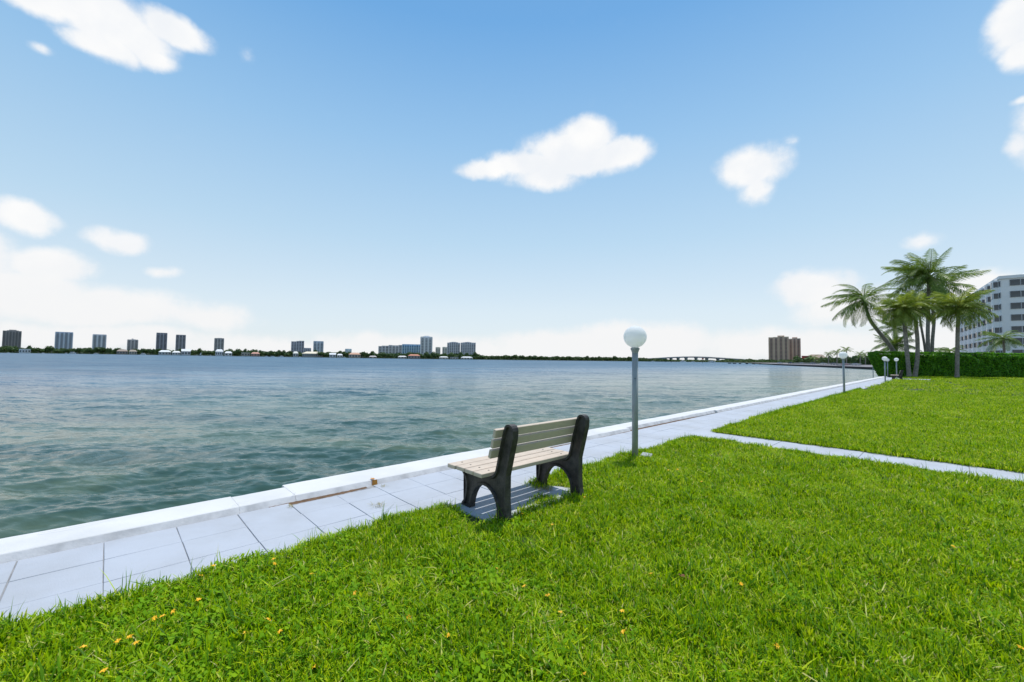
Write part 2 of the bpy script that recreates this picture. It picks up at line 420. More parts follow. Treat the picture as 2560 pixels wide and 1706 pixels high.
# dirt in the open seam, rust and chips
for (u0, u1, va, vb) in [(1.2, 2.2, 4.605, 4.70), (2.55, 3.3, 4.672, 4.705), (6.6, 11.5, 4.675, 4.76), (4.3, 6.4, 4.675, 4.72)]:
    m_ = MB(); n = 40
    pts = []
    for i in range(n+1):
        u = u0+(u1-u0)*i/n; tp = min(1, 4*i/n, 4*(n-i)/n)
        pts += [W(u, va+(1-tp)*.03, -.012)-bs, W(u, vb+.01, -.002+.004*rnd.random())-bs]
    m_.add(pts, [(2*i, 2*i+2, 2*i+3, 2*i+1) for i in range(n)]); m_.build('seam_dirt', M_dirt, wall)
def splat(name, m, u, v, z, ru, rv, seed, parent, n=22, org=None):
    r5 = random.Random(seed); org = org or Vector((0, 0, 0)); pts = [W(u, v, z)-org]
    for i in range(n):
        a = i*2*math.pi/n; k = r5.uniform(.6, 1.1)
        pts.append(W(u+ru*k*math.cos(a), v+rv*k*math.sin(a), z)-org)
    m_ = MB(); m_.add(pts, [(0, 1+i, 1+(i+1) % n) for i in range(n)]); return m_.build(name, m, parent)
org = Vector((bs.x, bs.y, 0))
splat('rust_stain', M_rust, 2.30, 4.74, .0655, .028, .035, 4, wall, org=org)
m_ = MB(); a = [W(2.27, 4.692, .06), W(2.33, 4.692, .06), W(2.335, 4.690, .0), W(2.268, 4.690, .0)]
m_.add([p-org+Vector((-NX*.004, -NY*.004, 0)) for p in a], [(0, 1, 2, 3)]); m_.build('rust_stain', M_rust, wall)
# hairline cracks in the cap
for (pts, wd) in [([(-.35, 5.04), (-.2, 5.02), (-.02, 5.05), (.1, 5.09)], .004), ([(.9, 4.75), (.97, 4.82), (1.05, 4.80)], .003), ([(1.42, 4.72), (1.47, 4.78), (1.46, 4.9), (1.44, 5.05)], .004)]:
    m_ = MB(); v_ = []
    for (u, v) in pts: v_ += [W(u, v-wd/2, .0665)-org, W(u, v+wd/2, .0665)-org]
    m_.add(v_, [(2*i, 2*i+2, 2*i+3, 2*i+1) for i in range(len(pts)-1)]); m_.build('crack', M_joint, wall)

# ------------------------------------------------------------------ lawn soil
def edge(u):   # ragged lawn edge beside the walk
    return 3.46 + .03*mnoise.noise(Vector((u*.8, 0, 5))) + .02*mnoise.noise(Vector((u*3., 2, 5))) + (.05 if 1.5 < u < 2.2 else 0)
def soil(u0, u1, v0, name):
    n = max(4, int((u1-u0)/.2)) if u1-u0 < 50 else 200
    m_ = MB(); pts = [(u0+(u1-u0)*i/n) for i in range(n+1)]
    top = [(u, edge(u)) for u in pts]+[(u1, v0), (u0, v0)]
    m_.prism(poly_uv(top), -.05, .012); o = m_.build(name, M_soil); tag(o, kind='structure'); return o
soil(-12, side0, -60, 'lawn_soil'); soil(side1, 53.4, -60, 'lawn_soil')
m_ = MB(); m_.prism(poly_uv([(56.9, 1.1), (56.6, 3.3), (61.2, 4.6), (75, 4.6), (75, -60), (53.41, -60), (53.41, 1.4)]), -.05, .012)
tag(m_.build('lawn_soil', M_soil), kind='structure')
# concrete pad under the bench
pad = MB(); pp = []
for (u, v) in [(2.49, 3.49), (2.50, 3.30), (2.54, 3.02), (2.57, 2.80), (2.7, 2.745), (3.1, 2.78), (3.3, 2.84), (3.5, 2.80), (3.74, 2.72), (3.86, 2.74), (3.92, 2.86), (3.88, 3.06), (3.80, 3.22), (3.72, 3.34), (3.74, 3.49)]:
    pp.append((u, v))
pad.prism(poly_uv(pp), -.04, .022); o = pad.build('bench_pad', M_tile)
tag(o, 'light grey painted concrete pad under the near park bench', 'concrete pad')

# ------------------------------------------------------------------ grass
def clump(nb, rad, hmin, hmax, wmin, wmax, seed, lean=.5, tall=0., tonebase=.50):
    r6 = np.random.default_rng(seed); vs = []; fs = []; tn = []
    for i in range(nb):
        a = r6.uniform(0, 6.283); rr2 = rad*math.sqrt(r6.random()); x, y = rr2*math.cos(a), rr2*math.sin(a)
        h = r6.uniform(hmin, hmax)*(1.5 if r6.random() < tall else 1); wd = r6.uniform(wmin, wmax)
        th = r6.uniform(0, 6.283); ln = abs(r6.normal(lean, .35))*h; dx, dy = math.cos(th), math.sin(th)
        sx, sy = -dy*wd/2, dx*wd/2; tw = r6.uniform(-.8, .8)
        o_ = len(vs)
        for t_, ww in ((0, .8), (.4, 1.), (.75, .7)):
            px = x+dx*ln*t_**1.7; py = y+dy*ln*t_**1.7; pz = h*(t_-.22*t_*t_*min(ln/h, 1.5))-.004
            c_, s_ = math.cos(tw*t_), math.sin(tw*t_); ax, ay = sx*c_-sy*s_, sx*s_+sy*c_
            vs += [(px-ax*ww, py-ay*ww, pz), (px+ax*ww, py+ay*ww, pz)]
        vs.append((x+dx*ln, y+dy*ln, h*(1-.22*min(ln/h, 1.5))-.004))
        fs += [(o_, o_+1, o_+3, o_+2), (o_+2, o_+3, o_+5, o_+4), (o_+4, o_+5, o_+6)]
        t1 = np.clip(r6.normal(tonebase, .26), 0, .92)
        if r6.random() < .035: t1 = 1.0
        tn += [t1]*3
    me = bpy.data.meshes.new('grass_clump'); me.from_pydata(vs, [], fs); tone_attr(me, tn)
    me.polygons.foreach_set('use_smooth', [True]*len(me.polygons)); me.materials.append(GRASS); return me
def clover(n, rad, seed):
    r6 = np.random.default_rng(seed); vs = []; fs = []; tn = []
    for i in range(n):
        a = r6.uniform(0, 6.283); rr2 = rad*math.sqrt(r6.random()); x, y = rr2*math.cos(a), rr2*math.sin(a); z = r6.uniform(.015, .042)
        s_ = r6.uniform(.007, .015); tx, ty = r6.uniform(-.9, .9), r6.uniform(-.9, .9); a0 = r6.uniform(0, 6.28)
        t1 = np.clip(r6.normal(.5, .22), 0, 1)
        for k in range(3):
            th = a0+k*2.094; o_ = len(vs)
            for (rr3, dt, dz) in ((0, 0, 0), (.8, -.5, .1), (1.5, -.42, -.05), (1.7, 0, -.25), (1.5, .42, -.05), (.8, .5, .1)):
                qx, qy = s_*rr3*math.cos(th+dt), s_*rr3*math.sin(th+dt)
                vs.append((x+qx, y+qy, z+qx*tx+qy*ty+dz*s_))
            fs.append(tuple(range(o_, o_+6))); tn.append(t1)
    me = bpy.data.meshes.new('clover_clump'); me.from_pydata(vs, [], fs); tone_attr(me, tn); me.materials.append(CLOV); return me
protos = [clump(44, .10, .030, .066, .0045, .0095, 1), clump(44, .10, .028, .06, .005, .010, 2, .7), clump(38, .10, .03, .07, .004, .0085, 3, .5, .14),
          clump(50, .10, .025, .05, .004, .0075, 4, .9, 0, .55), clump(36, .10, .03, .06, .003, .006, 5, .8, .05, .68), clover(17, .10, 6), clover(13, .10, 7),
          clump(16, .07, .06, .10, .003, .005, 8, .5, .3, .4), clump(7, .10, .045, .075, .004, .007, 9, 1.5, .3, .70)]
pcol = bpy.data.collections.new('grass_kinds')
for i, me in enumerate(protos):
    pcol.objects.link(bpy.data.objects.new('clump_%02d' % i, me))
def scatter_points():
    P = []
    r7 = np.random.default_rng(21)
    def zone(n, rmin, rmax, sc):
        a = r7.uniform(R(-62), R(60), n); r_ = np.sqrt(r7.uniform(rmin**2, rmax**2, n))
        x, y = r_*np.sin(a), r_*np.cos(a); u = x*UX+y*UY; v = x*NX+y*NY
        for i in range(n):
            ui, vi = u[i], v[i]
            if vi > edge(ui)+.02*r7.normal() or vi > 4: continue
            if vi < -60: continue
            if side0-.03 < ui+.025*r7.normal() < side1-.0: continue
            if y[i] > 47.6: continue
            if ui > 53.3 and vi > 1.2 and not (ui > 57.2 and vi < 4.4): continue
            if 2.44 < ui < 3.93 and vi > 2.87+.025*r7.normal():      # on the pad
                hole = ((ui-3.38)/.13)**2+((vi-2.98)/.07)**2 < 1
                dry = 3.60 < ui < 3.95 and vi > 3.24 and vi < 3.46
                if not (hole or dry): continue
            if (ui-5.98)**2/.10**2+(vi-3.27)**2/.09**2 < 1: continue
            P.append((x[i], y[i], sc*r7.uniform(.8, 1.2), 0))
    zone(8500, .8, 3.2, 1.12); zone(20000, 3.2, 7, 1.1); zone(30000, 7, 16, 1.2); zone(34000, 16, 30, 1.5); zone(30000, 30, 75, 2.1)
    return P
P = scatter_points()
# the lawn's fringe where blades hang over the walk
r8 = np.random.default_rng(5)
for i in range(2600):
    u = r8.uniform(-3, 30)**1.0; e_ = edge(u)
    if 2.46 < u < 3.75 or side0 < u < side1: continue
    p = W(u, e_+r8.uniform(-.05, .012)); P.append((p.x, p.y, r8.uniform(.8, 1.25)*(1 if u < 12 else 1.4), 1))
for i in range(1600):
    v = 3.4-abs(r8.normal(0, 1))*12; s_ = r8.random() < .5
    u = side0-.06+r8.uniform(-.03, .03) if s_ else side1+.04+r8.uniform(-.015, .03)
    p = W(u, v); P.append((p.x, p.y, r8.uniform(.9, 1.4), 1))
P = np.array(P)
P = P[(P[:, 1] > .3)]
for i in range(len(P)):     # tussocks and hollows in the turf
    q_ = mnoise.noise(Vector((P[i, 0]*3.2, P[i, 1]*3.2, 1.)))+.5*mnoise.noise(Vector((P[i, 0]*9, P[i, 1]*9, 4.)))
    P[i, 2] *= 1+.55*max(-.75, min(.75, q_))
P = P[~((rng.random(len(P)) < .16) & (np.hypot(P[:, 0], P[:, 1]) < 7) & (P[:, 3] == 0))]
n = len(P)
gm = bpy.data.meshes.new('lawn_grass'); gm.vertices.add(n)
co = np.stack([P[:, 0], P[:, 1], np.full(n, .012)], 1); gm.vertices.foreach_set('co', co.ravel())
def fattr(nm, v, typ='FLOAT'): a = gm.attributes.new(nm, typ, 'POINT'); a.data.foreach_set('value', v)
fattr('sc', P[:, 2].astype(np.float32)); fattr('rz', rng.uniform(0, 6.283, n).astype(np.float32))
kinds = np.zeros(n, dtype=np.int32)
for i in range(n):
    x, y = P[i, 0], P[i, 1]
    c = mnoise.noise(Vector((x*.55, y*.55, 2.))); c2 = mnoise.noise(Vector((x*1.7, y*1.7, 8.)))
    dist = math.hypot(x, y); pc = .02+.2*max(0, c)+(.12 if x < .2 and dist < 4.5 else 0)
    z = rng.random()
    if z < pc*(.8 if dist < 9 else .3): kinds[i] = rng.integers(5, 7)
    elif c2 > .25 and rng.random() < .7: kinds[i] = rng.integers(3, 5)
    elif rng.random() < .07: kinds[i] = 8
    elif rng.random() < (.05 if P[i, 3] == 0 else .18): kinds[i] = 7
    else: kinds[i] = rng.integers(0, 4)
fattr('kind_id', kinds, 'INT')
go = bpy.data.objects.new('grass', gm); col.objects.link(go); tag(go, 'bright green mown lawn grass with clover', 'grass', kind='stuff')
ng = bpy.data.node_groups.new('grass_nodes', 'GeometryNodeTree')
ng.interface.new_socket('Geometry', in_out='INPUT', socket_type='NodeSocketGeometry'); ng.interface.new_socket('Geometry', in_out='OUTPUT', socket_type='NodeSocketGeometry')
N_ = lambda t_: ng.nodes.new(t_)
gi, gout = N_('NodeGroupInput'), N_('NodeGroupOutput')
ci = N_('GeometryNodeCollectionInfo'); ci.inputs[0].default_value = pcol; ci.inputs[1].default_value = True; ci.inputs[2].default_value = True
ip = N_('GeometryNodeInstanceOnPoints'); ip.inputs['Pick Instance'].default_value = True
def named(nm, dt):
    a = N_('GeometryNodeInputNamedAttribute'); a.data_type = dt; a.inputs[0].default_value = nm; return a.outputs[0]
cx = N_('ShaderNodeCombineXYZ'); ng.links.new(named('rz', 'FLOAT'), cx.inputs[2])
L = ng.links.new
L(gi.outputs[0], ip.inputs['Points']); L(ci.outputs[0], ip.inputs['Instance']); L(named('kind_id', 'INT'), ip.inputs['Instance Index'])
L(cx.outputs[0], ip.inputs['Rotation']); L(named('sc', 'FLOAT'), ip.inputs['Scale']); L(ip.outputs[0], gout.inputs[0])
md = go.modifiers.new('grass', 'NODES'); md.node_group = ng

#SECTION2
# ------------------------------------------------------------------ bench
PROF = [(2.775, 0), (2.79, .10), (2.80, .2), (2.80, .42), (2.775, .52), (2.755, .60), (2.715, .76), (2.71, .835), (2.718, .862), (2.735, .880), (2.765, .890), (2.79, .887), (2.81, .877), (2.824, .86), (2.834, .83),
        (2.855, .77), (2.888, .65), (2.93, .48), (2.945, .43), (2.965, .405), (2.99, .386), (3.02, .378), (3.45, .378), (3.458, .355), (3.43, .325), (3.40, .29), (3.385, .25), (3.382, .20), (3.39, .14), (3.412, .07), (3.44, .04), (3.45, .02), (3.45, 0),
        (3.315, 0), (3.308, .05), (3.296, .10), (3.272, .16), (3.235, .215), (3.20, .245), (3.155, .267), (3.11, .275), (3.06, .270), (3.01, .247), (2.965, .21), (2.932, .16), (2.915, .10), (2.908, .04), (2.905, 0)]
BU, BV = 2.66, 3.1       # bench origin on the ground: middle of the near frame
def bench_frame_mesh():
    bm = bmesh.new(); t = .070
    a = [bm.verts.new((-t/2, v-BV, z)) for v, z in PROF]; b_ = [bm.verts.new((t/2, v-BV, z)) for v, z in PROF]
    fa = bm.faces.new(a); fb_ = bm.faces.new(list(reversed(b_))); n = len(a)
    for i in range(n): bm.faces.new((a[i], b_[i], b_[(i+1) % n], a[(i+1) % n]))
    bmesh.ops.recalc_face_normals(bm, faces=bm.faces[:])
    bmesh.ops.inset_region(bm, faces=[fa, fb_], thickness=.007, depth=0, use_even_offset=True)
    r_ = bmesh.ops.inset_region(bm, faces=[fa, fb_], thickness=.014, depth=0, use_even_offset=True)
    r_ = bmesh.ops.inset_region(bm, faces=[fa, fb_], thickness=.008, depth=-.020, use_even_offset=True)
    bmesh.ops.triangulate(bm, faces=[fa, fb_], ngon_method='EAR_CLIP')
    me = bpy.data.meshes.new('end_frame'); bm.to_mesh(me); bm.free(); me.materials.append(M_black)
    return me
def slat_mesh(l, w_, t):
    m_ = MB(); m_.box((0, 0, 0), (l, w_, t)); o = m_.build('slat', M_slat, None, bevel=.004); me = o.data; bpy.data.objects.remove(o); return me
def make_bench(label, u, v, dz, rot=0):
    p = W(u, v, dz); t = empty('park_bench', p, WANG+rot); tag(t, label, 'bench', 'park benches facing the water')
    fm = bench_frame_mesh()
    for x in (0, 1.08): link_mesh('end_frame', fm, t, (x, 0, 0))
    sm = slat_mesh(1.36, .124, .038)
    for k in range(4):
        o = link_mesh('seat_slat', sm, t, (.545+rnd.uniform(-.005, .005), 3.49-.139*k-BV, .3975+rnd.uniform(-.001, .001)))
    bmn = slat_mesh(1.34, .080, .036)
    A0 = (2.9, .545); tl = math.atan2(-.08, .29)
    for k, zc in enumerate((.617, .712, .807)):
        vv = 2.93-(zc-.48)*(.08/.29)
        o = link_mesh('back_slat', bmn, t, (.545+rnd.uniform(-.005, .005), vv+.021-BV, zc)); o.rotation_euler = (math.pi/2-tl*-1*-1, 0, 0)
        o.rotation_euler = (math.pi/2+.27, 0, 0)
    bl = MB()
    for x in (0, 1.08):
        for k in range(4): bl.box((x, 3.49-.139*k-BV, .4175), (.014, .014, .003))
    tag(bl.build('screws', M_dark, t), kind='stuff')
    return t
make_bench('black framed park bench with three tan back boards, closest bench beside the near lamp post', BU, BV, .012)
make_bench('small distant park bench seen side on beneath the palms near the hedge', 51.4, 3.35, .02)

# ------------------------------------------------------------------ lamps
M_globe = mat('globe_white', (.92, .92, .91), .6, .01, 1.5, c2=(.91, .91, .90), spec=.15)
_t = M_globe.node_tree; _q = NT(_t); _p = next(n for n in _t.nodes if n.type == 'BSDF_PRINCIPLED'); _o = next(n for n in _t.nodes if n.type == 'OUTPUT_MATERIAL')
_tr = _q.n('ShaderNodeBsdfTranslucent', {'Color': (.97, .97, .96, 1)})      # milky plastic lets daylight through
_m = _q.n('ShaderNodeMixShader', {0: .5, 1: _p.outputs[0], 2: _tr.outputs[0]}); _t.links.new(_m.outputs[0], _o.inputs['Surface'])
def make_lamp(label, u, v, lean=(0, 0), zg=0.):
    t = empty('globe_lamp', W(u, v, zg)); tag(t, label, 'lamp', 'globe lamps on posts along the seawall')
    b = MB(); b.tube([(0, 0, -.05), (0, 0, 1.62)], 0.0455, 20); po = b.build('post', M_post, t, True)
    b = MB(); b.lathe([(.047, 1.60), (.048, 1.625), (.056, 1.632), (.057, 1.650), (.066, 1.657), (.067, 1.682), (.05, 1.69)], 24); b.build('collar', M_post, t)
    b = MB(); R0 = .172; b.lathe([(.045, 1.691)]+[(R0*math.cos(a), 1.855+R0*math.sin(a)*.97) for a in np.linspace(R(-66), R(89.5), 18)], 32); b.build('globe', M_globe, t, True)
    b = MB(); b.tube([(-.012, -.040, 1.22), (-.014, -.0465, 1.22)], .008, 8); b.build('hole_plug', M_dark, t)
    t.rotation_euler = (lean[0], lean[1], 0)
    return t
make_lamp('nearest and largest globe lamp on a grey post right of the park bench', 5.81, 3.335)
make_lamp('second nearest globe lamp, alone at the lawn edge halfway along the walk', 25.2, 3.5, (0, R(-.6)))
make_lamp('middle distance globe lamp at the end of the lawn, left of the distant bench', 44.0, 3.55)
make_lamp('far globe lamp standing directly behind the small distant bench', 54.3, 3.55)
make_lamp('faint farthest globe lamp in the shade where the seawall meets the hedge', 61.6, 4.75)
b = MB(); b.box((0, 0, 0), (.17, .15, .05)); o = b.build('footing_block', M_conc, None, bevel=.006); o.location = W(6.0, 3.25, .035); o.rotation_euler = (.05, -.08, WANG+.3)
tag(o, 'small tilted grey concrete block in the grass at the foot of the nearest lamp', 'concrete block')

# ------------------------------------------------------------------ flowers, leaf, tufts
ORD = ['first', 'second', 'third', 'fourth', 'fifth', 'sixth', 'seventh', 'eighth', 'ninth', 'tenth', 'eleventh', 'twelfth', 'thirteenth', 'fourteenth', 'fifteenth', 'sixteenth', 'seventeenth', 'eighteenth', 'nineteenth', 'twentieth', 'twenty first', 'twenty second']
M_yel = mat('petal_yellow', (.85, .52, .012), .6, .05, 60, c2=(.85, .42, .012))
def flower_mesh(seed):
    r_ = random.Random(seed); m_ = MB(); n = 6
    for k in range(n):
        a = k*6.283/n+r_.uniform(-.2, .2); l = r_.uniform(.010, .015); c, s_ = math.cos(a), math.sin(a); z = .05
        m_.add([(0, 0, z), (l*.5*c-.004*s_, l*.5*s_+.004*c, z+.004), (l*c, l*s_, z+r_.uniform(-.002, .006)), (l*.5*c+.004*s_, l*.5*s_-.004*c, z+.004)], [(0, 1, 2, 3)])
    m_.tube([(0, 0, 0), (.003, 0, .048)], .0012, 4, 1)
    o = m_.build('flower', [M_yel, M_soil]); me = o.data; bpy.data.objects.remove(o); return me
fms = [flower_mesh(i) for i in range(4)]
FL = [(200,1636),(335,1600),(342,1620),(305,1608),(412,1552),(386,1552),(446,1530),(495,1452),(493,1511),(530,1425),(690,1405),(680,1417),(777,1446),(775,1467),(652,1562),(598,1598),(708,1590),(808,1673),(1320,1475),(1404,1546),(1636,1446),(1570,1588),(1932,1542),(1927,1610),(1560,1540),(1852,1465),(1375,1497),(2545,1625),(2380,1372),(1302,1292),(1465,1250),(1385,1320),(1820,1165),(2090,1195),(2080,1175),(1670,1180),(1695,1177),(1756,1210),(1990,1060),(2230,1120),(1470,1706),(260,1690),(1035,1540),(1230,1430),(1120,1600),(900,1480)]
def fl_zone(px, py):
    if py < 1300: return 'beyond the near bench' if px > 1340 else 'beside the near bench'
    row = 'closest' if py > 1580 else 'middle distance' if py > 1460 else 'farther'
    return '%s %s lawn' % (row, 'left' if px < 560 else 'centre left' if px < 1000 else 'centre' if px < 1500 else 'right')
FL.sort(); zc = {}
for i, (px, py) in enumerate(FL):
    zn = fl_zone(px, py); zc[zn] = zc.get(zn, 0)+1
    z = .05; d = pix_dir(px, py); t_ = (z-EYE)/d.z; p = d*t_
    o = bpy.data.objects.new('yellow_flower', fms[i % 4]); col.objects.link(o); o.location = (p.x, p.y, .012); o.rotation_euler = (rnd.uniform(-.7, .3), rnd.uniform(-.4, .4), rnd.uniform(0, 6)); o.scale = (1.25,)*3
    tag(o, '%s from the left of the small yellow flowers %s' % (ORD[zc[zn]-1], zn if zn[0] == 'b' else 'in the '+zn), 'flower', 'small yellow wildflowers scattered over the lawn')
M_dead = mat('dead_leaf', (.22, .07, .04), .8, .2, 30)
d = pix_dir(1715, 1447); p = d*((.05-EYE)/d.z); m_ = MB()
m_.add([(-.055, 0, 0), (-.02, .013, .01), (.03, .011, .004), (.06, 0, -.004), (.03, -.012, .006), (-.02, -.014, .0), (0, 0, .014)], [(0, 1, 6), (1, 2, 6), (2, 3, 6), (3, 4, 6), (4, 5, 6), (5, 0, 6)])
o = m_.build('dead_leaf', M_dead); o.location = (p.x, p.y, .055); o.rotation_euler = (0, .2, -.6); tag(o, 'curled reddish brown dead leaf lying on the lawn in the foreground', 'leaf')
TUFT = leaf_mat('dry_tuft', [(0, (.16, .16, .03)), (.5, (.28, .24, .07)), (1., (.42, .36, .18))], .3, .5)
def tuft(label, u, v, rad, nb, h, seed, m=None, z=.0, flat=1.2):
    me = clump(nb, rad, h*.5, h, .002, .005, seed, flat, .1); me.materials.clear(); me.materials.append(m or TUFT); me.name = 'weed_tuft'
    o = bpy.data.objects.new('weed_tuft', me); col.objects.link(o); o.location = W(u, v, z); tag(o, label, 'weed'); return o
tuft('flat dry weed tuft in a joint in the middle of the walk beside the bench', 2.02, 4.02, .06, 34, .045, 31, None, 0, 2.0)
tuft('tiny dry weed in a walk joint just beside the orange rust stain', 2.35, 4.56, .035, 16, .03, 32, None, 0, 2.0)
tuft('wisp of yellow dry grass at the open brown seam beside the broken cap', 1.37, 4.56, .03, 16, .035, 33, None, 0, 1.6)
tuft('leafy olive weed sprouting at the pad corner left of the near bench', 2.36, 3.42, .10, 60, .10, 34, TUFT, .0, .7)
tuft('thin tall grass stalks leaning over the walk in the left foreground', .13, 3.50, .05, 9, .26, 35, GRASS, .0, .6)
tuft('brownish dry grass patch on the pad beside the far leg of the near bench', 3.62, 3.22, .11, 170, .045, 36, TUFT, .02, 1.2)
tuft('second patch of long grass stalks at the lawn edge in the left foreground', .60, 3.56, .03, 6, .17, 37, GRASS, .0, .6)

# ------------------------------------------------------------------ hedge
def leaf_quads(pts, nrm_, size, seed, jit=.9, tones=None):
    r_ = np.random.default_rng(seed); n = len(pts)
    a = r_.normal(size=(n, 3)); a /= np.linalg.norm(a, axis=1)[:, None]
    nn = nrm_+jit*a; nn /= np.linalg.norm(nn, axis=1)[:, None]
    t = np.cross(nn, r_.normal(size=(n, 3))); t /= np.linalg.norm(t, axis=1)[:, None]; b_ = np.cross(nn, t)
    s_ = (size*r_.uniform(.6, 1.3, n))[:, None]
    vs = np.stack([pts-t*s_, pts+b_*s_*.55, pts+t*s_, pts-b_*s_*.55], 1).reshape(-1, 3)
    fs = np.arange(4*n).reshape(n, 4)
    return vs, fs, (r_.normal(.5, .2, n).clip(0, 1) if tones is None else tones)
def quads_obj(name, parts, m, parent=None):
    vs = []; fs = []; tn = []; o_ = 0
    for v, f, t in parts: vs.append(v); fs.append(f+o_); tn.append(t); o_ += len(v)
    vs = np.concatenate(vs); fs = np.concatenate(fs); tn = np.concatenate(tn)
    me = bpy.data.meshes.new(name); me.from_pydata(vs.tolist(), [], fs.tolist()); tone_attr(me, tn); me.materials.append(m)
    o = bpy.data.objects.new(name, me); col.objects.link(o); o.parent = parent; return o
HY0, HY1, HX0, HX1, HH = 47.9, 49.3, 41.9, 92, 2.72
hd = empty('hedge', (55, 48, 0)); tag(hd, 'long tall clipped green hedge behind the palms at the end of the lawn', 'hedge')
r9 = np.random.default_rng(9)
nf = 52000
fx = r9.uniform(HX0, HX1, nf); fz = HH*r9.uniform(0, 1, nf)**.9
bulge = np.array([mnoise.noise(Vector((x*.7, z*.9, 0)))*.28+mnoise.noise(Vector((x*2.3, z*2.2, 4)))*.16 for x, z in zip(fx, fz)])
leftx = HX0+1.1*np.clip(1-fz/2.2, 0, 1)          # the left end leans out over the water side
keep = fx > leftx
fy = HY0-bulge-r9.uniform(-.12, .1, nf)+np.clip((fz-HH+.35)/.35, 0, 1)**2*.35
pf_ = np.stack([fx, fy, fz], 1)[keep]
q1 = leaf_quads(pf_, np.array([[0, -1, .35]]), .085, 1, 1.0)
nt_ = 26000
tx = r9.uniform(HX0, HX1, nt_); ty = r9.uniform(HY0+.1, HY1, nt_)
tz = HH+np.array([mnoise.noise(Vector((x*.8, y, 7)))*.12+mnoise.noise(Vector((x*3, y*3, 7)))*.08 for x, y in zip(tx, ty)])+r9.uniform(-.05, .09, nt_)
q2 = leaf_quads(np.stack([tx, ty, tz], 1), np.array([[0, 0, 1.]]), .09, 2, .9)
ne = 7000
ez = r9.uniform(0, HH, ne); ey = r9.uniform(HY0, HY1, ne); ex = HX0+1.1*np.clip(1-ez/2.2, 0, 1)+r9.uniform(-.12, .12, ne)
q3 = leaf_quads(np.stack([ex, ey, ez], 1), np.array([[-1, 0, .3]]), .09, 3, .9)
org = np.array([55, 48, 0.])
for q in (q1, q2, q3): q[0][:] -= org
o = quads_obj('foliage', [q1, q2, q3], HEDGE, hd); tag(o, kind='stuff')
b = MB(); b.prism([(HX0+1.1-55, .25), (HX1-55, .25), (HX1-55, HY1-.2-48), (HX0+1.1-55, HY1-.2-48)], 0, HH-.18); b.build('dark_core', mat('hedge_inside', (.012, .03, .008), .95, .3, 3), hd)  # solid dark green block filling the hedge behind its leaves

# ------------------------------------------------------------------ palms
def frond_mesh(L_, droop, seed, nl=34, ll=.75, hang=.8, m=FROND, wd=.05, tb=.5):
    """pinnate leaf along +X: a curving midrib and two rows of drooping leaflets"""
    r_ = np.random.default_rng(seed); vs = []; fs = []; tn = []
    def rib(t): 
        a = droop*t
        return Vector((L_*(math.sin(a)/droop if droop > .01 else t), 0, -L_*((1-math.cos(a))/droop if droop > .01 else 0)))
    N0 = 12
    for i in range(N0):
        t0, t1 = i/N0, (i+1)/N0; p0, p1 = rib(t0), rib(t1); w0 = .045*(1-t0)+.008; w1 = .045*(1-t1)+.008
        o_ = len(vs); vs += [p0+Vector((0, -w0, 0)), p0+Vector((0, w0, 0)), p1+Vector((0, w1, 0)), p1+Vector((0, -w1, 0)), p0+Vector((0, 0, -w0*1.4)), p1+Vector((0, 0, -w1*1.4))]
        fs += [(o_, o_+1, o_+2, o_+3), (o_, o_+3, o_+5, o_+4), (o_+1, o_+4, o_+5, o_+2)]; tn += [.7]*3
    for i in range(nl):
        t = .13+.87*i/nl
        p = rib(t); tg = (rib(min(t+.02, 1))-rib(t-.02)).normalized()
        le = ll*math.sin(math.pi*min(1, (t*.82+.16)))**.6*r_.uniform(.85, 1.1)
        for s_ in (-1, 1):
            hg = hang*r_.uniform(.6, 1.3)
            d1 = (tg*.75+Vector((0, s_*1.0, .10-hg*.3))).normalized(); d2 = (tg*.5+Vector((0, s_*.6, -hg*1.1))).normalized()
            q0 = p; q1_ = p+d1*le*.45; q2_ = q1_+d2*le*.55
            wv_ = tg*wd*.5
            o_ = len(vs); vs += [q0-wv_*.6, q0+wv_*.6, q1_+wv_, q1_-wv_, q2_]
            fs += [(o_, o_+1, o_+2, o_+3), (o_+3, o_+2, o_+4)]; c = float(np.clip(r_.normal(tb, .16), 0, 1)); tn += [c, c]
    me = bpy.data.meshes.new('frond'); me.from_pydata([tuple(v) for v in vs], [], fs); tone_attr(me, tn); me.materials.append(m); return me
def fan_mesh(st, rad, seed, m=FROND2, nseg=30, hang=.35):
    """fan leaf along +X on a stalk"""
    r_ = np.random.default_rng(seed); vs = []; fs = []; tn = []
    def add(a, b_, c, d_, tt):
        o_ = len(vs); vs.extend([a, b_, c, d_]); fs.append((o_, o_+1, o_+2, o_+3)); tn.append(tt)
    add(Vector((0, -.03, 0)), Vector((0, .03, 0)), Vector((st, .02, -.05*st)), Vector((st, -.02, -.05*st)), .8)
    for k in range(nseg):
        a = (k/(nseg-1)-.5)*R(235); le = rad*(1-.28*(abs(a)/2.05)**2)*r_.uniform(.85, 1.05)
        dr_ = Vector((math.cos(a), math.sin(a), r_.uniform(-.1, .15))); pr = Vector((-math.sin(a), math.cos(a), 0))*(.035)
        o0 = Vector((st, 0, -.05*st)); mid = o0+dr_*le*.55; tip = mid+Vector((dr_.x*.7, dr_.y*.7, -hang*r_.uniform(.4, 2.)))*le*.5
        c = float(np.clip(r_.normal(.5, .2), 0, 1))
        add(o0, mid-pr, tip, mid+pr, c)
    me = bpy.data.meshes.new('frond'); me.from_pydata([tuple(v) for v in vs], [], fs); tone_attr(me, tn); me.materials.append(m); return me
coco = [frond_mesh(4.4, d_, 40+i, 25, 1.2, h_, FROND, .10) for i, (d_, h_) in enumerate([(.6, 1.0), (1.1, 1.9), (1.5, 2.2), (1.9, 2.2), (.9, 2.4)])]
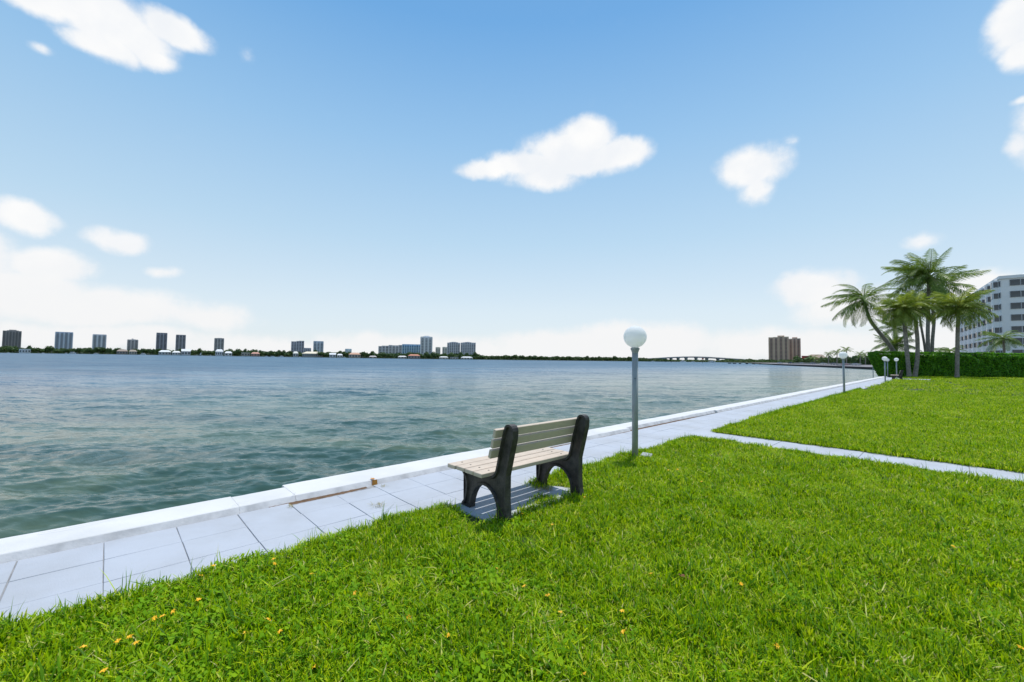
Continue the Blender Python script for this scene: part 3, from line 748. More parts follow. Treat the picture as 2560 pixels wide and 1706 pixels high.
olive = [frond_mesh(2.7, d_, 60+i, 22, 1.05, h_, FROND2, .08, .5) for i, (d_, h_) in enumerate([(1.0, 1.5), (1.4, 1.6), (1.8, 1.4), (.8, 1.3)])]
darkf = [frond_mesh(2.8, d_, 80+i, 18, .85, h_, FROND, .10, .35) for i, (d_, h_) in enumerate([(1.0, .8), (1.5, .8), (.6, .8)])]
def palm(label, base, path_pts, rads, crown, fronds, nf, scale=1., wind=0., elmax=80, elmin=-45, cat='palm tree', group='palm trees at the end of the lawn', seed=0, fruit=True, name='palm_tree'):
    """path_pts: trunk points relative to base; crown: point the fronds leave from"""
    r_ = random.Random(seed); t = empty(name, base); tag(t, label, cat, group)
    if path_pts:
        m_ = MB(); n = len(path_pts); pts = []; rr_ = []
        K = 14
        P_ = [Vector(path_pts[0])]+[Vector(p) for p in path_pts]+[Vector(path_pts[-1])]
        for i in range(n-1):
            for j in range(K):
                s_ = j/K; a, b_, c, d_ = P_[i], P_[i+1], P_[i+2], P_[i+3]
                q = .5*((2*b_)+(c-a)*s_+(2*a-5*b_+4*c-d_)*s_*s_+(3*b_-a-3*c+d_)*s_**3)
                pts.append(q); f_ = (i+s_)/(n-1); rr_.append((rads[0]*(1-f_)+rads[1]*f_)*(1+.05*((len(pts)) % 2))+rads[0]*.25*max(0, 1-f_*12))
        pts.append(Vector(path_pts[-1])); rr_.append(rads[1])
        m_.tube(pts, rr_, 10); m_.build('trunk', M_trunk, t, True)
    c = Vector(crown)
    if fruit:
        m_ = MB()
        for k in range(14):
            a = r_.uniform(0, 6.28); m_.tube([c+Vector((0, 0, -.2)), c+Vector((.35*math.cos(a), .35*math.sin(a), -.5+r_.uniform(-.3, .2)))*scale], [.10*scale, .06*scale], 5)
        m_.build('crown_shaft', M_brown, t)
    for k in range(nf):
        me = fronds[r_.randrange(len(fronds))]
        a = k*2.39996+r_.uniform(-.25, .25); f_ = (k+.5)/nf
        e_ = R(elmax)+(R(elmin)-R(elmax))*f_+r_.uniform(-.15, .15)
        dv = Vector((math.cos(a)*math.cos(e_)-wind, math.sin(a)*math.cos(e_), math.sin(e_))).normalized()
        o = bpy.data.objects.new('frond', me); col.objects.link(o); o.parent = t; o.location = c+Vector((0, 0, r_.uniform(-.15, .1)))
        hy = math.atan2(dv.y, dv.x); pe = math.asin(dv.z)
        o.rotation_euler = (Matrix.Rotation(hy, 3, 'Z') @ Matrix.Rotation(-pe, 3, 'Y') @ Matrix.Rotation(r_.uniform(-.5, .5), 3, 'X')).to_euler()
        sc = scale*r_.uniform(.85, 1.1); o.scale = (sc, sc, sc)
    return t
def pt(px, py, D): return Vector(((px-1280)/F*D, D, zat(px, py, D)))
def palm_px(label, D, trunk, crown_px, fronds, nf, **k):
    b0 = pt(*trunk[0], D); b0 = Vector((b0.x, D, 0)); dd = k.pop('dy', [0]*9)
    pts = [Vector((0, 0, 0))]
    for i, (px, py) in enumerate(trunk[1:]):
        q = pt(px, py, D); pts.append(q-b0)
    c = pt(*crown_px, D)-b0
    if pts: pts.append(c+Vector((0, 0, -.15)))
    return palm(label, b0, pts, k.pop('rads', (.2, .13)), c, fronds, nf, **k)
palm_px('coconut palm leaning far left over the water with a strongly curved trunk', 52, [(2262, 905), (2234, 878), (2208, 842), (2178, 800)], (2164, 750), coco, 30, scale=.98, wind=.3, seed=1, rads=(.26, .15))
palm_px('tallest coconut palm, its straight trunk rising behind the hedge above all others', 53, [(2322, 905), (2321, 850), (2324, 780)], (2328, 692), coco, 44, scale=1.1, wind=.5, seed=2, rads=(.22, .16), elmax=80, elmin=-30)
palm_px('second tall coconut palm just right of the tallest, trunk bowed slightly right', 54, [(2329, 905), (2332, 860), (2338, 800), (2336, 760)], (2360, 712), coco, 26, scale=1.0, wind=-.1, seed=3, rads=(.19, .14))
palm_px('slender palm with the thinnest trunk, between the olive palms and the tall ones', 55, [(2318, 905), (2313, 870), (2303, 800)], (2300, 745), coco, 16, scale=.7, wind=.4, seed=4, rads=(.15, .10), fruit=False)
palm_px('left one of the pair of olive palms in front of the hedge, straight trunk', 46.6, [(2272, 939), (2268, 880), (2264, 820)], (2260, 775), olive, 46, scale=1.0, wind=.25, seed=5, rads=(.19, .17), elmax=78, elmin=-28)
palm_px('right one of the pair of olive palms, its trunk kinked where it meets the lawn', 46.8, [(2286, 940), (2293, 900), (2295, 850), (2292, 800)], (2296, 765), olive, 42, scale=.92, wind=.2, seed=6, rads=(.20, .16), elmax=78, elmin=-28)
palm_px('rightmost lawn palm standing alone before the hedge with a broad round crown', 45.6, [(2391, 943), (2394, 880), (2397, 820)], (2402, 768), olive, 50, scale=1.08, wind=.0, seed=7, rads=(.18, .16), elmax=75, elmin=-25)
palm_px('short dark bushy palm behind the hedge under the leaning coconut palm', 56, [(2240, 905), (2240, 890)], (2238, 862), darkf, 34, scale=1.0, seed=8, rads=(.2, .2), elmax=75, elmin=-15, fruit=False)
palm_px('medium dark palm with upright fronds behind the two olive palms', 58, [(2240, 905), (2241, 850)], (2238, 820), darkf, 22, scale=.95, seed=18, rads=(.2, .2), elmax=85, elmin=-20, fruit=False)
palm_px('low dark palm whose top shows over the hedge, left one of two', 75, [(2350, 905), (2350, 890)], (2350, 876), darkf, 14, scale=.8, seed=9, elmax=50, elmin=-10, fruit=False)
palm_px('low dark palm whose top shows over the hedge, right one of two', 77, [(2374, 905), (2374, 890)], (2374, 876), darkf, 14, scale=.85, seed=10, elmax=50, elmin=-10, fruit=False)
palm_px('dark palm with arching fronds in front of the white building end wall', 74, [(2512, 905), (2511, 870)], (2510, 846), darkf, 20, scale=1.25, seed=11, elmax=60, elmin=-30, fruit=False)

# ------------------------------------------------------------------ white apartment building on the right
def white_building():
    C0 = Vector((114.6, 98, 0)); t = empty('white_apartment_building', C0, WANG+R(6.2))
    tag(t, 'white eight storey apartment block behind the hedge at the right edge', 'building')
    Hh = 21.6; Lx, Dp = 58, 17      # x along the seawall, -y inland
    b = MB(); b.box((Lx/2, -Dp/2, Hh/2), (Lx, Dp, Hh)); b.build('wall', M_stucco, t)
    b = MB(); b.box((Lx/2, -Dp/2, Hh+.35), (Lx+.5, Dp+.5, .7)); b.build('parapet', M_stucco, t)
    b = MB(); b.add([(.6, -3.5, Hh+.69), (12, -3.5, Hh+.69), (12, -16, Hh+.69), (.6, -16, Hh+.69), (.6, -6.5, Hh+3.2), (12, -6.5, Hh+3.2), (12, -16, Hh+3.2), (.6, -16, Hh+3.2)], [(0, 1, 5, 4), (1, 2, 6, 5), (2, 3, 7, 6), (3, 0, 4, 7), (4, 5, 6, 7), (3, 2, 1, 0)]); b.build('penthouse', M_stucco, t)
    fl = 2.72
    wf = MB(); wf.box((0, 0, 0), (3.35, .10, 1.5)); wf = wf.build('window', M_frame); wfm = wf.data; bpy.data.objects.remove(wf)
    pn = MB(); pn.box((0, 0, 0), (1.5, .05, 1.34)); pn = pn.build('pane', M_glass); pnm = pn.data; bpy.data.objects.remove(pn)
    # end wall faces -x: windows in pairs
    for f_ in range(8):
        z = 1.55+fl*f_
        for y in (-3.05, -10.5):
            o = link_mesh('window', wfm, t, (-.03, y, z), math.pi/2)
            for s_ in (-.83, .83): link_mesh('pane', pnm, o, (s_, .05, 0))
    # long facade: projecting bays with windows between them
    sw = MB(); sw.box((0, 0, 0), (1.5, .10, 1.35)); sw = sw.build('window', M_frame); swm = sw.data; bpy.data.objects.remove(sw)
    sp_ = MB(); sp_.box((0, 0, 0), (1.32, .05, 1.2)); sp_ = sp_.build('pane', M_glass); spm = sp_.data; bpy.data.objects.remove(sp_)
    nb = 9; bw = Lx/nb
    for k in range(nb):
        x = bw*(k+.5)
        b = MB(); b.prism([(x-1.7, .0), (x-1.1, .9), (x+1.1, .9), (x+1.7, .0)], 0, Hh-.02); b.build('bay', M_stucco, t)
        for f_ in range(8):
            z = 1.5+fl*f_
            o = link_mesh('window', swm, t, (x-1.43, .47, z), R(180)-math.atan2(.9, -.6)*-1+R(180)); o.rotation_euler.z = math.atan2(.9, .6); o.scale = (.55, 1, 1); link_mesh('pane', spm, o, (0, .045, 0))
            for (xx, yy) in ((x-2.6, .03), (x+2.6, .03), (x-.0, .93)):
                o = link_mesh('window', swm, t, (xx, yy, z)); link_mesh('pane', spm, o, (0, .045, 0))
        b = MB()
        for f_ in range(8): b.box((x+bw/2 if k < nb-1 else x-.1, .35, .35+fl*f_), (.9, .7, .12))
        b.build('ledges', M_stucco, t)
white_building()

# ------------------------------------------------------------------ far shores
SH = [(-1500, 1500), (-700, 1150), (-300, 1080), (0, 1000), (200, 940), (400, 850), (700, 650), (900, 590), (1080, 560), (1250, 590), (1400, 620), (1600, 700), (1800, 760)]
def shoreD(px):
    for (a, d0), (b_, d1) in zip(SH, SH[1:]):
        if px <= b_: return d0+(d1-d0)*(px-a)/(b_-a)
    return SH[-1][1]
b = MB(); b.prism([far(px, D) for px, D in SH]+[far(1860, 640), far(1885, 420), far(1932, 300), far(2060, 205), far(2192, 148), far(2230, 120)]+[(180, 100), (9000, 100), (9000, 9000), (-9000, 9000)], -2, -.35)
tag(b.build('far_shore_ground', M_land), kind='structure')
b = MB(); b.prism([far(1875, 520), far(1932, 300.5), far(2060, 205.5), far(2192, 148.5), far(2230, 121), (400, 121), (1200, 700), (460, 700)], -1, .0)
tag(b.build('wharf_ground', M_wharf), kind='structure')
b = MB(); pw = [far(1932, 300), far(2060, 205), far(2192, 148), far(2230, 120)]
for a_, c_ in zip(pw, pw[1:]):
    A_, C_ = Vector((*a_, 0)), Vector((*c_, 0)); mid = (A_+C_)/2; d_ = C_-A_
    b.box((mid.x, mid.y-.3, -.6), (d_.length+.1, .6, 1.1), math.atan2(d_.y, d_.x))
o = b.build('dark_seawall', M_dark); tag(o, 'low dark bulkhead along the wharf across the water at right', 'seawall')

def crown_pts(c, r3, n, r_):
    d_ = r_.normal(size=(n, 3)); d_ /= np.linalg.norm(d_, axis=1)[:, None]
    k = r_.uniform(.55, 1.05, n)[:, None]
    return c+d_*k*np.array(r3), d_
def crown_mesh(seed, n=110, lobes=5):
    r_ = np.random.default_rng(seed); parts = []
    for _ in range(lobes):
        c = np.array([r_.uniform(-.5, .5), r_.uniform(-.4, .4), r_.uniform(.45, .8)]); s_ = r_.uniform(.28, .48)
        p, d_ = crown_pts(c, (s_, s_, s_*.8), n, r_); parts.append(leaf_quads(p, d_, .13, int(r_.integers(1e6)), .6))
    o = quads_obj('crown', parts, TREE); me = o.data; bpy.data.objects.remove(o); return me
CR = [crown_mesh(100+i) for i in range(5)]
tr = MB(); tr.tube([(0, 0, 0), (.03, 0, .3), (0, .02, .6)], [.06, .045, .03], 6); tr = tr.build('trunk', M_trunk); TRM = tr.data; bpy.data.objects.remove(tr)
def shore_tree(px, D, w_, h, label, group):
    x, y = far(px, D); t = empty('tree', (x, y, -.4), rnd.uniform(0, 6)); tag(t, label, 'tree', group)
    s_ = (w_/1.5, w_/1.5, h)
    for nm, me in (('trunk', TRM), ('crown', CR[rnd.randrange(5)])):
        o = link_mesh(nm, me, t); o.scale = s_
    return t
LMK = [(30, 'under the broad leftmost tower'), (95, 'left of the four panel tower'), (160, 'under the four panel tower'), (250, 'under the narrow white tower'), (330, 'under the short grey tower'), (403, 'under the left speckled tower'), (455, 'under the right speckled tower'), (505, 'right of the speckled towers'), (548, 'under the slim penthouse tower'), (615, 'behind the salmon villa'), (690, 'left of the wide striped tower'), (745, 'under the wide striped tower'), (796, 'behind the cream mansion'), (871, 'under the pale hazy tower'), (925, 'left of the long grey complex'), (976, 'under the long grey complex'), (1030, 'under the blue glass block'), (1066, 'under the tallest tower'), (1103, 'under the two tiny beige towers'), (1135, 'under the left broad grey tower'), (1170, 'under the right broad grey tower'), (1250, 'by the long pale apartment row'), (1340, 'right of the pale apartment row'), (1407, 'by the low pale grey building'), (1480, 'left of the nearest lamp'), (1540, 'just left of the nearest lamp'), (1610, 'between the nearest lamp and bridge')]
tcnt = {}
def tree_label(px):
    lm = min(LMK, key=lambda q: abs(q[0]-px))[1]; tcnt[lm] = tcnt.get(lm, 0)+1
    return '%s from the left of the far shore trees %s' % (ORD[tcnt[lm]-1], lm)
for px in list(range(-60, 930, 13))+list(range(930, 1600, 15)):
    D = shoreD(px); pp = D/F
    hpx = rnd.uniform(9, 17) if px < 1200 else rnd.uniform(8, 12)
    shore_tree(px+rnd.uniform(-5, 5), D+rnd.uniform(14, 50), pp*rnd.uniform(12, 24), pp*hpx*(1+.05), tree_label(px), 'trees along the opposite shore')
# the wood that closes the row reads as one mass
def mass(name, label, px0, px1, dD, h0, h1, nper, seed, size=1.6, m=TREE):
    r_ = np.random.default_rng(seed); n = int((px1-px0)*nper); pxs = r_.uniform(px0, px1, n); pts = np.zeros((n, 3))
    for i, px in enumerate(pxs):
        D = dD(px) + r_.uniform(0, 30); hh = (h0+(h1-h0)*(.5+.9*mnoise.noise(Vector((px*.06, seed, 0)))+.4*mnoise.noise(Vector((px*.25, seed, 3)))))*D/F
        pts[i] = (*far(px, D), -.4+hh*r_.random()**.7)
    o = quads_obj(name, [leaf_quads(pts, np.array([[0, -1, .3]]), size, seed, .8)], m); tag(o, label, cat='trees' if label else None, kind='stuff')
mass('far_woodland', 'dark woodland behind the houses across the bay', -80, 1200, lambda p: shoreD(p)+55, 8, 13, 28, 3)
mass('far_woodland', 'thin line of low trees toward the bridge', 1150, 1610, lambda p: shoreD(p)+40, 6, 9, 24, 4, 1.3)
mass('far_woodland', 'very low green shore seen under the bridge', 1600, 1990, lambda p: shoreD(p)+40, 2.5, 5.5, 20, 14, 1.0)
mass('far_woodland', 'dark trees at the left foot of the bridge', 1600, 1668, lambda p: shoreD(p)+20, 4.5, 8.5, 26, 24, 1.2)
mass('far_woodland', 'dark trees between the bridge and the terracotta towers', 1815, 1990, lambda p: shoreD(min(p, 1800))+60, 5, 9, 26, 25, 1.2)
mass('far_woodland', 'dense trees behind the wharf at right', 2110, 2230, lambda p: 330, 12, 27, 70, 5, 1.1)
mass('far_woodland', 'trees around the red roofed building at right', 1985, 2120, lambda p: 420, 9, 20, 50, 6, 1.1)

# towers across the bay ---------------------------------------------------
TM = {}; BR = 1.0
def cmat(c, rough=.7):
    c = tuple(min(.8, q*BR) for q in c)
    if c not in TM: TM[c] = mat('facade_%d' % len(TM), c, rough, .06, .05)
    return TM[c]
BR = 2.15
def tower(label, px0, px1, ytop, D, wallc, darkc, pierc, bays, steps=None, extra=None, group='towers on the skyline across the bay'):
    pxc = (px0+px1)/2; azc = math.atan2(pxc-1280, F); wd = (px1-px0)*D/F*math.cos(azc)
    x, y = far(pxc, D); Hh = zat(pxc, ytop, D); t = empty('apartment_tower', (x, y, -.35), -azc); tag(t, label, 'tower', group)
    dp = wd*.55; y0 = dp/2
    hs = steps or [1.]*bays; bw = wd/bays
    for k, h in enumerate(hs):
        xx = -wd/2+bw*(k+.5)
        jut = (k % 2)*.8
        b = MB(); b.box((xx, y0-jut, Hh*h/2), (bw*.995, dp, Hh*h)); b.build('wall', cmat(wallc if k % 2 else tuple(q*.93 for q in wallc)), t)
        b = MB(); b.box((xx, -jut-.12, Hh*h/2-.8), (bw*.52, .3, Hh*h-3)); b.build('window_bay', cmat(darkc, .35), t)
        nfl = int(Hh*h/3.1); b = MB()
        for f_ in range(1, nfl): b.box((xx, -jut-.55, f_*3.1), (bw*.60, .9, .75))
        o = b.build('balconies', cmat(pierc), t)
    for k in range(bays+1):
        xx = -wd/2+bw*k; h = hs[min(k, bays-1)] if k in (0, bays) else max(hs[k-1], hs[k])
        b = MB(); b.box((xx, -1.0, Hh*h/2), (max(.6, bw*.16), 1.6, Hh*h-.3)); b.build('pier', cmat(pierc), t)
    b = MB(); b.box((0, y0, Hh*max(hs)+.02+.5) if not steps else (0, y0, Hh*min(hs)-.6), (wd*1.01, dp*1.02, 1.0)); b.build('roof_edge', cmat(tuple(q*.8 for q in wallc)), t)
    for (a, c_, h0, h1) in (extra or []):
        b = MB(); b.box((wd*(a+c_)/2-wd/2, y0, (Hh*h0+Hh*h1)/2), (wd*(c_-a), dp*.5, Hh*(h1-h0))); b.build('roof_block', cmat(pierc), t)
    return t
tower('broad brown grey tower with a low arched top at the left end of the skyline', 6, 52.5, 828, 1250, (.15, .14, .135), (.05, .05, .055), (.18, .165, .155), 6, extra=[(.2, .85, 1.0, 1.04), (.32, .72, 1.04, 1.07)])
tower('second tower from the left, four grey blue panels divided by bright white fins', 137.5, 181.5, 831, 1150, (.22, .26, .32), (.05, .065, .09), (.46, .49, .54), 4)
tower('third tower from the left, narrow white and grey with a deep central slot', 231.5, 265, 837, 1130, (.32, .33, .36), (.06, .07, .085), (.5, .5, .53), 3, extra=[(.1, .5, 1., 1.015)])
tower('short grey tower with an off centre stair block rising above its roof', 318.5, 345, 850, 1080, (.25, .235, .23), (.07, .07, .075), (.31, .29, .28), 3, extra=[(.38, .55, 1., 1.1), (.55, .75, 1., 1.05)])
tower('left one of two dark speckled towers standing side by side', 390.5, 417, 833, 1050, (.13, .13, .145), (.03, .03, .04), (.24, .24, .26), 3)
tower('right and slightly lower one of two dark speckled towers', 439.5, 463.5, 838, 1040, (.14, .14, .155), (.035, .035, .045), (.27, .265, .27), 3)
tower('single slim tower with a small white penthouse above the white waterfront house', 536, 559.5, 846.5, 1000, (.20, .19, .19), (.06, .06, .065), (.30, .29, .28), 3, extra=[(.3, .78, 1., 1.04)])
tower('wide grey striped tower behind the cream mansion, stepped up at right', 728.5, 760, 853, 900, (.19, .185, .20), (.06, .06, .075), (.34, .34, .37), 5, steps=[.98, .98, 1.01, 1.03, 1.03])
tower('low grey slab block squeezed between two towers above the mansion', 760.5, 778, 871, 930, (.25, .26, .28), (.08, .08, .1), (.38, .38, .42), 4)
tower('blue grey tower with a flared flat roof right of the low slab block', 784, 808.5, 854, 900, (.24, .28, .33), (.06, .08, .11), (.44, .47, .52), 3, extra=[(-.02, 1.02, .985, 1.01)])
tower('pale hazy small tower half hidden by trees left of the long building', 863.5, 879, 873, 1200, (.33, .38, .42), (.22, .26, .3), (.4, .44, .48), 2, extra=[(.5, 1., 1., 1.05)])  # distance haze put into its washed-out wall and window colours
tower('long grey stepped apartment complex left of the blue glass block', 947, 1005.5, 862.5, 850, (.27, .26, .265), (.08, .08, .09), (.42, .41, .42), 7, steps=[.9, .94, .94, 1., .98, .98, 1.02])
tower('blue glass apartment block joined to the foot of the tallest tower', 1006, 1052, 862, 860, (.15, .25, .36), (.03, .07, .13), (.30, .40, .50), 8)
tower('tallest tower of the skyline, white with a dark crown on its roof', 1051.5, 1080.5, 843, 830, (.40, .41, .44), (.10, .11, .125), (.52, .53, .56), 3, extra=[(.2, .8, 1., 1.05), (.3, .7, 1.05, 1.07)])
tower('tiny beige tower with a pyramid roof, left one of two', 1089.5, 1101, 869, 950, (.35, .31, .25), (.12, .11, .10), (.42, .38, .32), 2, extra=[(.25, .75, 1., 1.05)])
tower('tiny beige tower right beside the grey bowed towers, right one of two', 1106.5, 1118, 868.5, 950, (.36, .33, .28), (.12, .11, .10), (.42, .39, .34), 2, extra=[(.25, .75, 1., 1.05)])
tower('left one of two broad grey towers right of the tallest tower', 1118.5, 1150, 855.5, 820, (.27, .27, .29), (.08, .08, .10), (.44, .44, .47), 6, steps=[.97, 1., 1.02, 1.02, 1., .97])
tower('right one of two broad grey towers, at the end of the skyline cluster', 1152, 1189, 856, 820, (.27, .275, .30), (.08, .085, .105), (.42, .43, .46), 7, steps=[.98, 1., 1.02, 1.03, 1.01, .99, .99])
tower('left and larger one of the twin terracotta towers near the bridge', 1922.5, 1971.5, 842.5, 980, (.33, .27, .19), (.075, .055, .05), (.29, .205, .16), 4, steps=[.99, 1., 1.025, 1.01], group='twin terracotta towers', extra=[(.45, .8, 1., 1.06)])
tower('right and smaller one of the twin terracotta towers near the bridge', 1972.5, 2001.5, 846, 1000, (.31, .265, .21), (.075, .055, .05), (.31, .20, .16), 3, steps=[.99, 1.02, 1.], group='twin terracotta towers', extra=[(.3, .75, 1., 1.05)])

BR = 1.15
# houses and boats on the shores ---------------------------------------------
def house(label, px0, px1, ytop, ybot, wallc, roofc, kind='hip', D=None, name='waterfront_house', cat='house', nwin=None, off=4):
    pxc = (px0+px1)/2; D = D or shoreD(pxc)+off; azc = math.atan2(pxc-1280, F); wd = (px1-px0)*D/F*math.cos(azc)
    x, y = far(pxc, D); zt = zat(pxc, ytop, D); zb = -.36; t = empty(name, (x, y, zb), -azc); tag(t, label, cat)
    Hh = zt-zb; rh = Hh*(.36 if kind != 'flat' else .12); wh = Hh-rh; dp = min(14, wd*.6)
    b = MB(); b.box((0, dp/2, wh/2), (wd*.94, dp, wh)); b.build('wall', cmat(wallc), t)
    b = MB()
    if kind == 'flat': b.box((0, dp/2, wh+rh/2), (wd, dp+1.5, rh))
    else:
        i_ = .22 if kind == 'hip' else .0
        hx, hy = wd/2, dp/2+.8
        b.add([(-hx, dp/2-hy, wh), (hx, dp/2-hy, wh), (hx, dp/2+hy, wh), (-hx, dp/2+hy, wh), (-hx+wd*i_, dp/2, wh+rh), (hx-wd*i_, dp/2, wh+rh)], [(0, 1, 5, 4), (1, 2, 5), (2, 3, 4, 5), (3, 0, 4), (3, 2, 1, 0)])
    b.build('roof', cmat(roofc), t)
    n = nwin or max(2, int((px1-px0)/7))
    for k in range(n):
        b = MB(); b.box((-wd*.47+wd*.94*(k+.5)/n, -.03, wh*.5), (wd*.94/n*.55, .12, wh*.5)); b.build('window', cmat((.06, .07, .08), .3), t)
WH, CRM, TER, SAL = (.62, .62, .62), (.58, .52, .42), (.42, .20, .12), (.45, .27, .22)
house('long low white roofed house below the broad leftmost tower', 48, 79, 873, 881, WH, (.66, .66, .65), 'flat')
house('beige waterfront villa with brown roof below the short grey tower', 292, 322, 874, 885, (.30, .25, .20), (.28, .22, .18))
house('second beige villa adjoining, with pale balcony wall on the water', 323, 344, 875, 886, (.40, .36, .30), (.30, .25, .2))
house('white hipped roof house below the left speckled tower', 397, 430, 876, 887, (.5, .5, .48), (.66, .66, .64))
house('small white roofed house between two larger white ones', 431, 453, 878, 888, WH, (.68, .67, .65))
house('white house with the highest peaked roof below the right speckled tower', 454, 478, 873, 888, (.5, .5, .5), (.68, .68, .68), 'gable')
house('modern white house with blue glazing under the slim penthouse tower', 539, 560, 873.5, 889, (.62, .63, .65), (.66, .66, .68), 'hip', nwin=4)
house('white low annex right of the modern white house', 562, 582, 879, 889, (.64, .65, .66), (.66, .66, .66))
house('long low beige house with pale roof left of the salmon house', 604, 627, 882, 890.5, (.42, .38, .32), (.60, .57, .50), 'flat')
house('salmon coloured villa with a stepped tiled roof', 628, 651, 881, 891, SAL, (.46, .25, .19))
house('small white roofed house at the foot of the wide striped tower', 733, 747, 879, 892, (.5, .5, .46), (.64, .62, .56))
house('large cream roofed mansion with many dark openings on the waterfront', 755, 811, 879.5, 893, (.34, .33, .29), (.64, .56, .42), 'hip', nwin=11)
house('white double gabled house right of the mansion', 824, 841, 883, 894, (.62, .62, .62), (.66, .66, .66), 'gable')
house('small white house with grey windows next to the double gabled one', 843, 858, 885, 894, (.6, .6, .6), (.62, .62, .62))
house('wide beige house with terracotta roof left of the dark trees', 872, 903, 882, 895, (.44, .37, .31), (.47, .27, .18))
house('low pale house among dark trees left of the long grey complex', 923, 943, 890, 897, (.5, .44, .42), (.55, .50, .48))
house('small white villa below the long grey complex', 995, 1018, 890, 898, (.56, .55, .52), (.62, .60, .57))
house('house with a bright orange tiled roof below the blue glass block', 1020, 1052, 886, 899, (.34, .30, .27), (.42, .17, .10), 'hip')
house('white low house right of the orange roofed one', 1098, 1122, 891.5, 900, (.58, .57, .55), (.62, .61, .58))
house('grey low boathouse under the left broad grey tower', 1125, 1147, 893, 900, (.45, .43, .42), (.5, .48, .46), 'flat')
house('long white waterfront house under the right broad grey tower', 1152, 1183, 892, 900, (.6, .6, .59), (.66, .66, .66))
house('long pale low apartment row, left one of two', 1228, 1266, 890.5, 901, (.42, .43, .45), (.36, .37, .4), 'flat', D=690)
house('long pale low apartment row, right one of two', 1270, 1306, 892.5, 902, (.42, .43, .45), (.36, .37, .4), 'flat', D=700)
house('pale grey low building among the trees midway to the bridge', 1376, 1438, 893, 902, (.40, .42, .45), (.34, .36, .40), 'flat', D=760)
house('bright red low building right of the terracotta towers', 2004, 2026, 890, 903, (.40, .06, .05), (.28, .07, .06), 'flat', D=460)
house('long brown low roofed hall behind the red building', 2016, 2067, 886.5, 902, (.28, .18, .11), (.24, .17, .12), 'hip', D=500)
M_boat = mat('boat_white', (.68, .68, .68), .35, .04, .5)
def boat(label, pxc, wpx, ywl, D=None, up=.45, kind='cruiser', off=-8):
    D = D or shoreD(pxc)+off; L_ = wpx*D/F; x, y = far(pxc, D); t = empty('moored_boat', (x, y, WATER), rnd.uniform(-.3, .3)); tag(t, label, 'boat')
    hh = L_*.13; b = MB(); st = []
    secs = [(-.5, .15, .9), (-.25, .17, .95), (.1, .16, 1.), (.35, .10, 1.15), (.5, .01, 1.35)]
    for sx, hw, hz in secs: st += [(sx*L_, -hw*L_, hh*hz), (sx*L_, hw*L_, hh*hz), (sx*L_*.96, hw*L_*.6, -.2), (sx*L_*.96, -hw*L_*.6, -.2)]
    fs = [(i*4+j, i*4+(j+1) % 4, (i+1)*4+(j+1) % 4, (i+1)*4+j) for i in range(4) for j in range(4)]+[(0, 1, 2, 3), (16, 17, 18, 19)]
    b.add(st, fs); b.build('hull', M_boat, t)
    if kind == 'cruiser':
        b = MB(); b.box((-.08*L_, 0, hh+.08*L_), (.45*L_, .22*L_, .16*L_)); b.build('cabin', M_boat, t)
        b = MB(); b.box((-.08*L_, 0, hh+.09*L_), (.46*L_, .226*L_, .06*L_)); b.build('cabin_window', M_glass, t)
    else:
        b = MB(); b.tube([(0, 0, hh), (0, 0, L_*1.1)], .09*up*2, 6); b.build('mast', M_white, t)
        b = MB(); b.add([(.03, 0, hh+.1*L_), (-.45*L_, 0, hh+.12*L_), (.02, 0, L_*.95), (.03, .15, hh+.1*L_), (-.45*L_, .15, hh+.12*L_), (.02, .15, L_*.95)], [(0, 1, 2), (5, 4, 3), (0, 2, 5, 3), (1, 4, 5, 2), (0, 3, 4, 1)]); b.build('sail', M_white, t)
for args in [('small white boat at the shore below the left end of the brown tower', 23, 6, 0), ('white boat on the shore left of the four panel tower', 110, 7, 0), ('tiny white skiff just left of a larger white cruiser', 167, 8, 0),
             ('white cruiser with a raised bow below the four panel tower', 184, 17, 0), ('white motor boat moored below the narrow white tower', 242, 11, 0), ('white cruiser moored right of the beige villas', 360, 15, 0),
             ('pair of white hulls tied up right of the peaked white house', 494, 7, 0), ('small white boat left of the modern white house', 528, 8, 0), ('white boat among dark trees right of the salmon house', 668, 8, 0),
             ('white boat moored farther right of the salmon house', 683, 9, 0), ('white boat moored below the wide striped tower', 705, 11, 0), ('small boat at the left end of the mansion dock', 752, 7, 0), ('white boat below the terracotta roofed beige house', 862, 8, 0)]:
    boat(args[0], args[1], args[2], 0)
boat('white sailboat with raised sail left of the modern white house', 504, 9, 0, kind='sail')
boat('white cruiser moored under the left half of the bridge', 1708, 15, 0, D=690); boat('white cruiser moored under the right half of the bridge', 1780, 17, 0, D=640); boat('small pale boat under the middle of the bridge', 1733, 9, 0, D=650)
boat('small white boat at the left foot of the bridge', 1633, 8, 0, D=660)
boat('white boat ashore on the wharf behind the second lamp', 2100, 24, 0, D=215)

